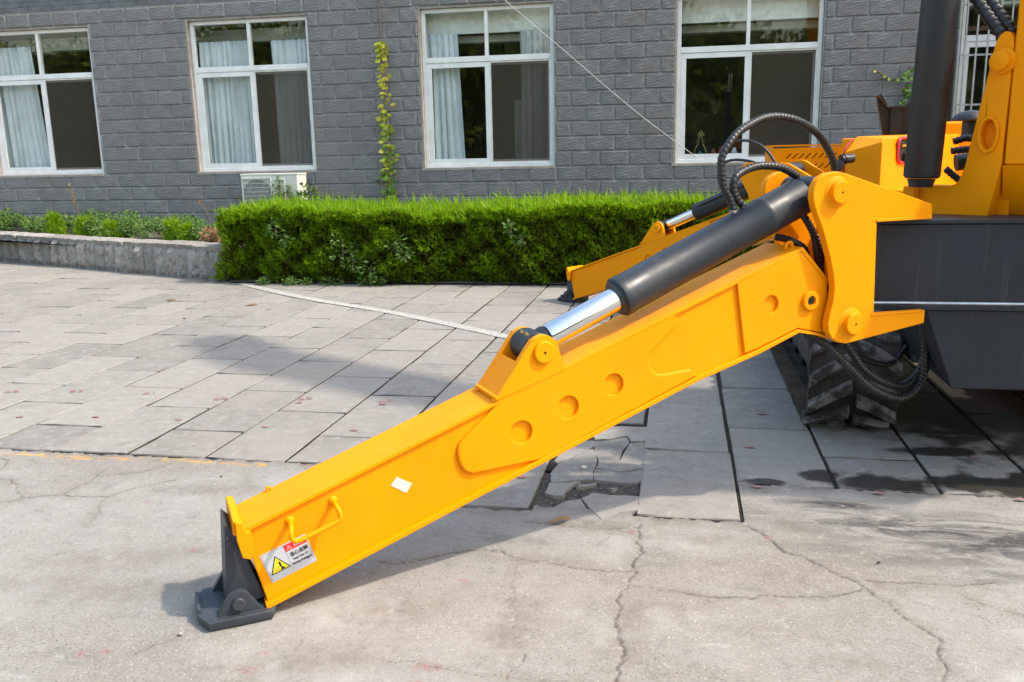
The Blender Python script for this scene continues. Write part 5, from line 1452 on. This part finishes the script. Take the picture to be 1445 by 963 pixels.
hose([frF(s_, .06, z_) for s_, z_ in [(1.53, 1.10), (1.53, 1.17), (1.568, 1.237), (1.609, 1.259), (1.681, 1.267), (1.762, 1.26), (1.833, 1.244), (1.90, 1.20), (1.96, 1.10)]], .011, label='thin dark hose looping above the far outrigger cylinder')
hose([frF(s_, .09, z_) for s_, z_ in [(1.54, 1.30), (1.58, 1.365), (1.64, 1.402), (1.716, 1.411), (1.786, 1.402), (1.867, 1.37), (1.927, 1.321), (1.963, 1.277), (1.989, 1.234), (2.0, 1.12)]], .011, label='second thin hose of the far outrigger, reaching higher')
# looped hoses under the bracket and hoses behind the cheek plate
hose([frN(s_, t_, z_) for s_, t_, z_ in [(2.13, .09, .74), (2.16, .10, .66), (2.27, .10, .575), (2.379, .10, .483), (2.47, .10, .405), (2.56, .10, .355), (2.655, .10, .326), (2.74, .11, .345), (2.80, .12, .41), (2.81, .13, .50), (2.78, .14, .66), (2.76, .15, .80)]], .0165, .14, .018, 'lower of two wrapped hoses hanging in a loop before the track')
hose([frN(s_, t_, z_) for s_, t_, z_ in [(2.25, .12, .74), (2.33, .12, .63), (2.39, .12, .555), (2.46, .12, .475), (2.53, .12, .425), (2.60, .12, .392), (2.70, .13, .368), (2.79, .14, .41), (2.83, .15, .50), (2.82, .16, .62), (2.79, .17, .78)]], .0155, .14, .018, 'upper of two wrapped hoses hanging in a loop before the track')
hose([frN(s_, t_, z_) for s_, t_, z_ in [(2.78, .42, .72), (2.62, .42, .55), (2.72, .44, .44), (2.95, .46, .36), (3.1, .5, .42)]], .0135, .10, .0155)
hose([frN(s_, t_, z_) for s_, t_, z_ in [(2.10, .11, 1.12), (2.15, .09, 1.03), (2.17, .08, .93), (2.20, .08, .82), (2.22, .09, .74)]], .0135, .10, .0155)
hose([frN(s_, t_, z_) for s_, t_, z_ in [(2.03, .16, 1.02), (2.08, .13, 1.005), (2.13, .11, .97), (2.16, .12, .90), (2.22, .13, .82), (2.27, .12, .74)]], .0135, .10, .0155)
hose([frN(s_, t_, z_) for s_, t_, z_ in [(2.19, .12, 1.02), (2.20, .10, .96), (2.215, .11, .88), (2.24, .10, .80)]], .0135, .10, .0155)

# ---- chassis: front beam, cross frame, rear beam
mb = MB()
BY0, BY1 = 3.635, 3.95
mb.box(.742, 2.30, BY0, BY1, .738, 1.050); beam = obj('front_beam', mb, DK, EX, bevel=.006)
mb = MB(); mb.box(.742, 2.31, BY0 - .012, BY1 + .01, 1.051, 1.066); obj('flange', mb, DK, beam, bevel=.003)
mb = MB(); mb.box(.742, 2.31, BY0 - .014, BY1 + .01, .717, .737); obj('flange', mb, DK, beam, bevel=.003)
mb = MB(); mb.box(.745, .759, BY0 - .006, BY0 - .0005, .738, 1.05); obj('weld_bead', mb, DK, beam, bevel=.002)
mb = MB(); mb.tube([(.745, BY0 - .003, .7425), (1.0, BY0 - .004, .7432), (1.6, BY0 - .003, .7425), (2.3, BY0 - .003, .7425)], .008, 8, step=.01); obj('weld_bead', mb, M['steel'], beam)
mb = MB()
mb.prism([(.945, .716), (1.98, .716), (1.87, .400), (1.062, .400)], BY0 + .006, 4.25, W3); blk = obj('centre_frame', mb, DK, EX, bevel=.006)
mb = MB(); mb.box(1.06, 1.755, 4.25, 6.6, .36, .80); obj('centre_frame', mb, DK, EX, bevel=.01)
mb = MB(); mb.box(.80, 2.10, 6.75, 7.05, .80, 1.06); obj('rear_beam', mb, DK, EX, bevel=.006)
mb = MB(); mb.lathe((1.45, 5.2, .80), (0, 0, 1), [(0, .42), (.05, .45), (.13, .45), (.14, .40)], 48); obj('slewing_ring', mb, DK, EX)

# ---- rubber tracks
def track(xc, label):
    w_ = .205; Yf, Yb, zc, rad = 4.49, 6.55, .255, .245
    root = None
    def path(n=120):
        P = []
        Ls = Yb - Yf; arc = math.pi * rad; tot = 2 * Ls + 2 * arc
        for k in range(n):
            s_ = tot * k / n
            if s_ < Ls: P.append((Yf + s_, zc - rad, 0, -1))
            elif s_ < Ls + arc: a = (s_ - Ls) / rad; P.append((Yb + rad * math.sin(a), zc - rad * math.cos(a), math.sin(a), -math.cos(a)))
            elif s_ < 2 * Ls + arc: P.append((Yb - (s_ - Ls - arc), zc + rad, 0, 1))
            else: a = (s_ - 2 * Ls - arc) / rad; P.append((Yf - rad * math.sin(a), zc + rad * math.cos(a), -math.sin(a), math.cos(a)))
        return P
    P = path(); n = len(P); mb = MB()
    vs = []
    for (y, z, ny_, nz_) in P:
        vs += [(xc - w_, y, z), (xc + w_, y, z), (xc + w_, y - ny_ * .03, z - nz_ * .03), (xc - w_, y - ny_ * .03, z - nz_ * .03)]
    fs = []
    for k in range(n):
        a, b_ = k * 4, ((k + 1) % n) * 4
        fs += [(a + q_, a + (q_ + 1) % 4, b_ + (q_ + 1) % 4, b_ + q_) for q_ in range(4)]
    mb.add(vs, fs)
    tr = obj('rubber_track', mb, M['track'], EX, smooth=40); tr['label'] = label
    # chevron lugs: two slanting bars per pitch, worn
    tot = 2 * (Yb - Yf) + 2 * math.pi * rad
    def at(s_):
        s_ %= tot; k = s_ / tot * n; i = int(k) % n; u_ = k - int(k)
        p, q_ = P[i], P[(i + 1) % n]
        return [p[j] + (q_[j] - p[j]) * u_ for j in range(4)]
    NL = 42; pitch = tot / NL
    for k in range(NL):
        for sd in (-1, 1):
            s0 = (k + (.5 if sd > 0 else 0)) * pitch
            vs = []
            for (xx, ds) in ((.012, .0), (.012, .085), (.200, .020), (.200, -.060)):
                pass
            NI = 4
            for i in range(NI + 1):
                u_ = i / NI; xx = .014 + .190 * u_
                for dsv, hgt in ((0, 0.0), (.014, .032), (.056, .032), (.070, 0.0)):
                    y, z, ny_, nz_ = at(s0 + dsv + .115 * u_ - (.010 * math.sin(u_ * 3.1)))
                    vs.append((xc + sd * xx, y + ny_ * hgt, z + nz_ * hgt))
            fs = []
            for i in range(NI):
                a, b_ = i * 4, (i + 1) * 4
                fs += [(a, a + 1, b_ + 1, b_), (a + 1, a + 2, b_ + 2, b_ + 1), (a + 2, a + 3, b_ + 3, b_ + 2)]
            fs += [(0, 1, 2, 3), (NI * 4 + 3, NI * 4 + 2, NI * 4 + 1, NI * 4)]
            m2 = MB(); m2.add(vs, fs); obj('tread_lug', m2, M['lug'], tr, smooth=0)
    # ribs moulded on the inside edge
    mb = MB()
    s_ = 0
    while s_ < tot:
        y, z, ny_, nz_ = at(s_)
        y2, z2, _a, _b = at(s_ + .018)
        for sd in (-1,):
            x0, x1 = xc + sd * (w_ - .075), xc + sd * (w_ - .004)
            mb.add([(x0, y - ny_ * .0302, z - nz_ * .0302), (x1, y - ny_ * .0302, z - nz_ * .0302), (x1, y2 - ny_ * .0302, z2 - nz_ * .0302), (x0, y2 - ny_ * .0302, z2 - nz_ * .0302),
                    (x0, y - ny_ * .044, z - nz_ * .044), (x1, y - ny_ * .038, z - nz_ * .038), (x1, y2 - ny_ * .038, z2 - nz_ * .038), (x0, y2 - ny_ * .044, z2 - nz_ * .044)],
                   [(0, 1, 2, 3), (4, 7, 6, 5), (0, 4, 5, 1), (1, 5, 6, 2), (2, 6, 7, 3), (3, 7, 4, 0)])
        s_ += .034
    rb = obj('inner_rib', mb, M['brown_rubber'], tr, smooth=0); rb['kind'] = 'stuff'
    for y, r_ in ((Yf, .200), (Yb, .200)):
        mb = MB(); mb.lathe((xc - .09, y, zc), (1, 0, 0), [(0, .10), (.01, r_ - .01), (.05, r_), (.13, r_), (.17, r_ - .01), (.18, .10)], 36); obj('idler_wheel', mb, DK, tr)
    for k in range(5):
        mb = MB(); mb.lathe((xc - .085, Yf + .34 + k * .345, .125), (1, 0, 0), [(0, .04), (.01, .075), (.05, .085), (.12, .085), (.16, .075), (.17, .04)], 24); obj('track_roller', mb, DK, tr)
    mb = MB(); mb.box(xc - .075, xc + .075, Yf + .10, Yb - .10, .20, .36); mb.box(xc - .118, xc - .100, Yf + .02, Yb, .17, .30); obj('track_frame', mb, DK, tr, bevel=.01)
track(.815, 'worn dusty rubber track with slanting lugs under the outrigger')
track(2.175, 'rubber track on the far side of the machine')

# ---- upper structure
upp = MB(); upp.prism([(1.30, .945), (2.155, .945), (2.155, 1.08), (1.30, 1.08)], 4.35, 7.1, W3); obj('upper_deck', upp, Y, EX, bevel=.01)
# operator cab, mostly outside the picture on the right, added to shade the slabs
mb = MB(); mb.box(1.90, 2.75, 3.80, 4.95, 1.0, 2.75); cab = obj('cab', mb, DK, EX, bevel=.03)
mb = MB(); mb.box(1.893, 1.899, 3.95, 4.80, 1.55, 2.6); obj('cab_window', mb, M['black'], cab, smooth=0)
mb = MB(); mb.box(2.0, 2.65, 3.793, 3.799, 1.55, 2.6); obj('cab_window', mb, M['black'], cab, smooth=0)
# engine hood with sloping nose and side chamfer
# (the upper works are swung round: its faces follow the boom bracket)
KH = Vector((1.228, 6.0, 0)); hdv = Vector((math.cos(R(-40)), math.sin(R(-40)), 0)); hnv = Vector((-hdv.y, hdv.x, 0))
def fh(u, v, z): return KH + hnv * u - hdv * v + Vector((0, 0, z))
mb = MB()
HV = [(0, 0, .98), (0, 0, 1.372), (0, .25, 1.312), (0, .25, .98), (.035, .012, 1.394), (.13, .25, 1.412), (1.25, 0, 1.425), (1.25, 0, .98), (1.25, .25, 1.43), (1.25, .25, .98)]
mb.add([fh(*q_) for q_ in HV], [(0, 1, 2, 3), (1, 4, 5, 2), (0, 7, 6, 4, 1), (4, 6, 8, 5), (3, 2, 5, 8, 9), (6, 7, 9, 8), (0, 3, 9, 7)])
hood = obj('engine_hood', mb, Y, EX, bevel=.006)
mb = MB(); mb.box(.45, 1.25, .256, .55, .98, 1.405, fh); obj('engine_hood', mb, Y, EX, bevel=.012)
mb = MB(); mb.box(1.62, 2.3, 6.80, 7.2, 1.0, 1.505); obj('engine_hood', mb, Y, EX, bevel=.02)
def rrect(cx, cz, w_, h_, r_, n=5):
    out = []
    for (sx, sz, a0) in ((1, 1, 0), (-1, 1, 90), (-1, -1, 180), (1, -1, 270)):
        out += [(cx + sx * (w_ / 2 - r_) + r_ * math.cos(R(a0 + 90 * k / n)), cz + sz * (h_ / 2 - r_) + r_ * math.sin(R(a0 + 90 * k / n))) for k in range(n + 1)]
    return out
rr_ = rrect(.335, 1.318, .29, .155, .045)
mb = MB(); mb.tube([fh(u, -.004, z) for u, z in rr_ + rr_[:1]], .010, 8); op = obj('rubber_seal', mb, M['red'], hood)
mb = MB(); mb.add([fh(u, -.0015, z) for u, z in rr_], [tuple(range(len(rr_)))]); obj('opening', mb, M['hole'], hood, smooth=0, recalc=False)
mb = MB(); mb.cyl(fh(.27, -.002, 1.275), fh(.42, -.03, 1.285), .028); obj('pipe_end', mb, M['rust'], hood)
mb = MB(); mb.tube([fh(.24, -.006, 1.345), fh(.34, -.006, 1.347)], .007, 6); obj('rail', mb, Y, hood)
mb = MB(); mb.tube([fh(.10, .262, 1.395), fh(.02, .256, 1.345), fh(-.004, .256, 1.29), fh(-.004, .256, 1.17)], .006, 6); obj('edge_trim', mb, M['red'], hood)
mb = MB(); mb.cyl((.985, 5.98, 1.268), (1.06, 6.02, 1.275), .028); mb.cyl((1.0, 5.99, 1.27), (1.012, 5.995, 1.271), .034); hs = obj('hinge_pipe', mb, DK, hood)
mb = MB(); mb.lathe((.975, 5.96, 1.25), (-.3, -.2, -.5), [(0, .035), (.05, .032), (.07, .02)], 16); obj('cap', mb, DK, hood)
mb = MB()
for k in range(6): mb.tube([fh(.045 - .004 * k, .275 + .012 * k, 1.25), fh(.045 - .004 * k, .275 + .012 * k, 1.12)], .002, 5)
obj('radiator_fin', mb, DK, hood)
# vent panel with slanting slots
VYP = 7.36
mb = MB()
slots = []
for rw in range(2):
    for k in range(9):
        x = .795 + k * .0485 + (-.006 if rw else 0) - (.04 if rw else 0); z = 1.268 - .078 * rw
        if x < .76: continue
        slots.append([(x, z), (x + .008, z - .004), (x + .046, z + .035), (x + .038, z + .039)])
mb.prism([(.700, 1.00), (.700, 1.345), (1.42, 1.360), (1.42, 1.00)], VYP, VYP + .006, W3, slots)
vp = obj('vent_panel', mb, Y, EX, smooth=0)
mb = MB(); mb.box(.71, 1.41, VYP + .05, VYP + .06, 1.0, 1.34); obj('backing', mb, M['hole'], vp, smooth=0)
mb = MB(); mb.box(.700, 1.42, VYP - .002, VYP + .7, 1.3605, 1.372); mb.box(.690, .6985, VYP - .002, VYP + .6, 1.0, 1.372); obj('cover', mb, Y, vp, smooth=0)
# black forked boom rest
NYY = 6.95
mb = MB(); mb.prism([(1.435, 1.36), (1.365, 1.70), (1.385, 1.705), (1.43, 1.625), (1.56, 1.625), (1.615, 1.70), (1.64, 1.69), (1.575, 1.36)], NYY, NYY + .03, W3); br_ = obj('boom_rest', mb, M['black'], EX, smooth=0)
mb = MB(); mb.prism([(1.362, 1.705), (1.382, 1.712), (1.432, 1.637), (1.422, 1.622)], NYY - .05, NYY + .08, W3); mb.prism([(1.562, 1.625), (1.618, 1.712), (1.638, 1.70), (1.574, 1.618)], NYY - .05, NYY + .08, W3); obj('pad', mb, M['black'], br_, smooth=0)
mb = MB(); mb.box(1.432, 1.562, NYY - .05, NYY + .08, 1.612, 1.624); mb.box(1.46, 1.53, NYY - .04, NYY - .001, 1.36, 1.612); obj('post', mb, M['black'], br_, smooth=0)
# air cleaner mushroom
mb = MB(); mb.lathe((1.645, 5.7, 1.39), (0, 0, 1), [(0, .045), (.085, .045), (.087, .04), (.09, .10), (.098, .103), (.108, .098), (.125, .085), (.14, .06), (.15, .02)], 30); obj('air_cleaner', mb, M['black'], EX)
mb = MB(); mb.cyl((1.36, 4.9, 1.255), (1.50, 4.9, 1.275), .042); tp = obj('intake_pipe', mb, M['black'], EX)
mb = MB(); mb.cyl((1.462, 4.9, 1.269), (1.474, 4.9, 1.2715), .047); obj('clamp', mb, M['steel'], tp)
mb = MB(); mb.lathe((1.50, 4.92, 1.24), (1, 0, .1), [(0, .05), (.04, .06), (.1, .055), (.16, .04)], 16); obj('elbow', mb, M['black'], tp)
mb = MB(); mb.tube([(1.505, 4.85, 1.295), (1.53, 4.845, 1.302), (1.54, 4.845, 1.285), (1.51, 4.845, 1.25)], .005, 6); obj('red_wire', mb, M['red'], tp)
hose([(1.30, 4.75, 1.36), (1.37, 4.75, 1.375), (1.45, 4.75, 1.335), (1.53, 4.75, 1.27), (1.58, 4.8, 1.19)], .017, .1, .02)
hose([(1.28, 4.7, 1.315), (1.36, 4.7, 1.322), (1.44, 4.7, 1.312), (1.50, 4.72, 1.285), (1.56, 4.75, 1.22)], .017, .1, .02)
hose([(1.22, 4.55, 1.235), (1.29, 4.55, 1.18), (1.36, 4.55, 1.160), (1.46, 4.55, 1.165), (1.55, 4.6, 1.2)], .016, .1, .02)

# ---- boom bracket: two thick cheeks turned towards the yard
BP = Vector((.987, 4.0, 0)); bd = Vector((math.cos(R(-40)), math.sin(R(-40)), 0)); bn = Vector((-bd.y, bd.x, 0))
def fb(s, t, z): return BP + bd * s + bn * t + Vector((0, 0, z))
prof = [(-.063, 1.031), (-.068, 1.175), (-.062, 1.183), (.118, 1.183), (.134, 1.189), (.146, 1.202), (.156, 1.225), (.166, 1.262), (.227, 1.623), (.236, 1.690), (.244, 1.728), (.256, 1.752), (.274, 1.765), (.292, 1.760), (.305, 1.742), (.311, 1.715), (.310, 1.56), (.306, 1.38), (.306, 1.27), (.264, 1.031)]
hole = [(.249 + .030 * math.cos(a), 1.381 + .058 * math.sin(a)) for a in np.linspace(0, 6.283, 25)[:-1]]
mb = MB(); mb.prism(prof, 0, .075, fb, [hole]); bb = obj('boom_bracket', mb, Y, EX, bevel=.006)
bb['label'] = 'tall yellow boom bracket plate with a round hole'
mb = MB(); mb.prism([(.249 + .040 * math.cos(a), 1.381 + .072 * math.sin(a)) for a in np.linspace(0, 6.283, 29)[:-1]], -.012, -.0005, fb, [[(.249 + .0305 * math.cos(a), 1.381 + .0585 * math.sin(a)) for a in np.linspace(0, 6.283, 25)[:-1]]]); obj('hole_rim', mb, Y, bb, bevel=.003)
mb = MB(); mb.prism([(.249 + .0295 * math.cos(a), 1.381 + .0575 * math.sin(a)) for a in np.linspace(0, 6.283, 25)[:-1]], .035, .05, fb); obj('hole_plug', mb, Y, bb, smooth=0)
mb = MB(); mb.prism(prof[3:], .30, .375, fb); obj('cheek_plate', mb, Y, bb, bevel=.006)
mb = MB(); mb.prism([(.10, 1.031), (.318, 1.031), (.318, 1.15), (.12, 1.15)], .076, .299, fb); obj('web_plate', mb, Y, bb, bevel=.004)
mb = MB(); mb.prism([(.16, 1.035), (.30, 1.30), (.31, 1.60), (.318, 1.60), (.318, 1.035)], .0765, .2985, fb); obj('web_plate', mb, Y, bb, bevel=.004)
mb = MB(); mb.lathe(fb(.278, -.0005, 1.655), -bn, [(0, .050), (.010, .048), (.014, .040)], 28); bs = obj('boss', mb, Y, bb)
mb = MB(); mb.lathe(fb(.276, -.015, 1.655), -bn, [(0, .036), (.018, .036), (.020, .033)], 28); obj('boom_pin', mb, Y, bb)
# lower skirt of the bracket that turns under (shaded brown face with a round hole)
mb = MB()
sk0 = [(.310, -.002, 1.262), (1.0, -.002, 1.262), (1.0, .13, 1.031), (.272, .13, 1.031)]; sk1 = [(.310, .31, 1.262), (1.0, .31, 1.262), (1.0, .31, 1.031), (.272, .31, 1.031)]
mb.add([fb(*q_) for q_ in sk0 + sk1], [(0, 1, 2, 3), (4, 7, 6, 5), (0, 4, 5, 1), (1, 5, 6, 2), (2, 6, 7, 3), (3, 7, 4, 0)]); sk_ = obj('skirt', mb, Y, bb, bevel=.005)
mb = MB(); mb.box(.313, 1.0, .0, .30, 1.264, 1.9, fb); obj('cheek_front', mb, Y, bb, bevel=.01)
mb = MB(); mb.box(.62, .98, -.02, .34, 1.035, 1.95, fb); obj('swing_post', mb, Y, bb, bevel=.02)  # unseen post, added to cast the front edge of the machine's shadow
mb = MB(); mb.lathe(fb(.47, .083, 1.11), -(bn * .23 + Vector((0, 0, .13))).normalized(), [(0, .034), (.002, .034), (.003, .02)], 24); obj('hole', mb, M['hole'], bb)
# pin block for the boom cylinder
mb = MB(); mb.prism([(-.064, 1.03), (-.066, 1.178), (-.012, 1.182), (-.012, 1.03)], -.035, -.0005, fb); obj('pin_block', mb, Y, bb, bevel=.006)
mb = MB(); mb.lathe(fb(-.066, .03, 1.135), -bd, [(0, .034), (.008, .034), (.010, .030)], 24); obj('block_pin', mb, Y, bb)
# boom cylinder
c0 = Vector((.957, 3.90, 1.213)); c1 = Vector((1.018, 3.93, 2.95)); ca = (c1 - c0).normalized()
mb = MB(); mb.lathe(c0, ca, [(0, .058), (.004, .066), (.012, .070), (1.30, .070), (1.304, .076), (1.40, .076), (1.41, .05)], 40)
bc = obj('boom_cylinder', mb, M['black'], EX, smooth=30); bc['label'] = 'upright black boom cylinder rising out of the picture'
mb = MB(); mb.lathe(c0 - ca * .035, ca, [(0, .045), (.02, .05), (.034, .055)], 28); obj('barrel_eye', mb, M['black'], bc)
mb = MB(); mb.lathe(c0 + ca * 1.41, ca, [(0, .045), (.40, .045)], 28); obj('piston_rod', mb, M['chrome'], bc)
# pair of hoses coming down to the bracket
for k, dx in enumerate((0, .045)):
    hose([(1.06 + dx, 3.95, 2.10), (1.10 + dx, 3.92, 1.93), (1.145 + dx, 3.89, 1.84), (1.205 + dx, 3.86, 1.745), (1.26 + dx, 3.90, 1.66)], .023, .12, .026, 'one of two thick hoses dropping beside the boom bracket')

# boom and stick above the picture: they throw the shadow on the slabs
def beam_box(name, p, q_, w0, w1, parent):
    p, q_ = Vector(p), Vector(q_); d = (q_ - p).normalized(); sd = d.cross(Vector((0, 0, 1))).normalized(); up_ = sd.cross(d)
    mb = MB(); vs = []
    for c_, w_ in ((p, w0), (q_, w1)):
        vs += [c_ + sd * a * w_ * .38 + up_ * b_ * w_ * .5 for a, b_ in ((-1, -1), (1, -1), (1, 1), (-1, 1))]
    mb.add(vs, [(0, 1, 2, 3), (7, 6, 5, 4)] + [(i, (i + 1) % 4, (i + 1) % 4 + 4, i + 4) for i in range(4)])
    return obj(name, mb, Y, parent, bevel=.01)
BA, BB, BC, BDp = (2.95, 4.30, 1.9), (2.80, 4.45, 4.85), (1.20, 5.35, 5.10), (.40, 5.95, 4.85)
bo = beam_box('boom', BA, BB, .36, .52, EX)
beam_box('boom_head', BB, BC, .52, .55, bo)
beam_box('stick', BC, BDp, .50, .38, bo)

# ================================================================== SMALL LOOSE THINGS
def dry_leaf(x, y, rz, L, label):
    mb = MB(); n_ = 6
    vs = []
    for i in range(n_ + 1):
        u_ = i / n_; w_ = L * .22 * math.sin(math.pi * u_) + .001
        vs += [(L * (u_ - .5), -w_, .006 + .014 * math.sin(u_ * 3)), (L * (u_ - .5), 0, .003 + .006 * math.sin(u_ * 3)), (L * (u_ - .5), w_, .007 + .012 * math.sin(u_ * 2.6))]
    fs = []
    for i in range(n_):
        a = i * 3; fs += [(a, a + 1, a + 4, a + 3), (a + 1, a + 2, a + 5, a + 4)]
    mb.add(vs, fs); me_ = mesh_of('dry_leaf', mb, M['dry'], smooth=60, recalc=False)
    a = me_.attributes.new('var', 'FLOAT', 'POINT'); a.data.foreach_set('value', [.6] * len(me_.vertices))
    o = inst('dry_leaf', me_, (x, y, .0), None, (0, 0, rz)); tag(o, label, 'leaf')
def stone(x, y, s_, mat, label, z=0.0):
    bm = bmesh.new(); bmesh.ops.create_icosphere(bm, subdivisions=1, radius=s_)
    for v in bm.verts: v.co = Vector((v.co.x * 1.2, v.co.y * .9, v.co.z * .6)) * (1 + .25 * mnoise.noise(v.co * 40 + Vector((x * 9, y, 0))))
    me_ = bpy.data.meshes.new('pebble'); bm.to_mesh(me_); bm.free(); me_.materials.append(M[mat])
    o = inst('pebble', me_, (x, y, z + s_ * .45)); tag(o, label, 'pebble')
dry_leaf(-0.42,3.043,.7,.085,'dry curled brown leaf lying beside the broken slabs')
stone(-0.396,3.633,.012,'paper','pale yellowish pebble on the cracked grey slab')
dry_leaf(-4.919,7.797,.2,.10,'brown leaf on a slab joint near the planter wall')
dry_leaf(-3.95,7.574,.5,.11,'dead brown leaf lying near the white painted line')
stone(-4.232,6.896,.016,'stone','small dark stone alone on the sunlit slabs')
stone(0.66,2.867,.006,'hole','tiny black stone right of the forked crack')
stone(-1.94,3.321,.005,'hole','tiny black stone on the pale concrete behind the foot')
stone(-1.402,2.102,.008,'stone','small grey stone left of the steel foot')
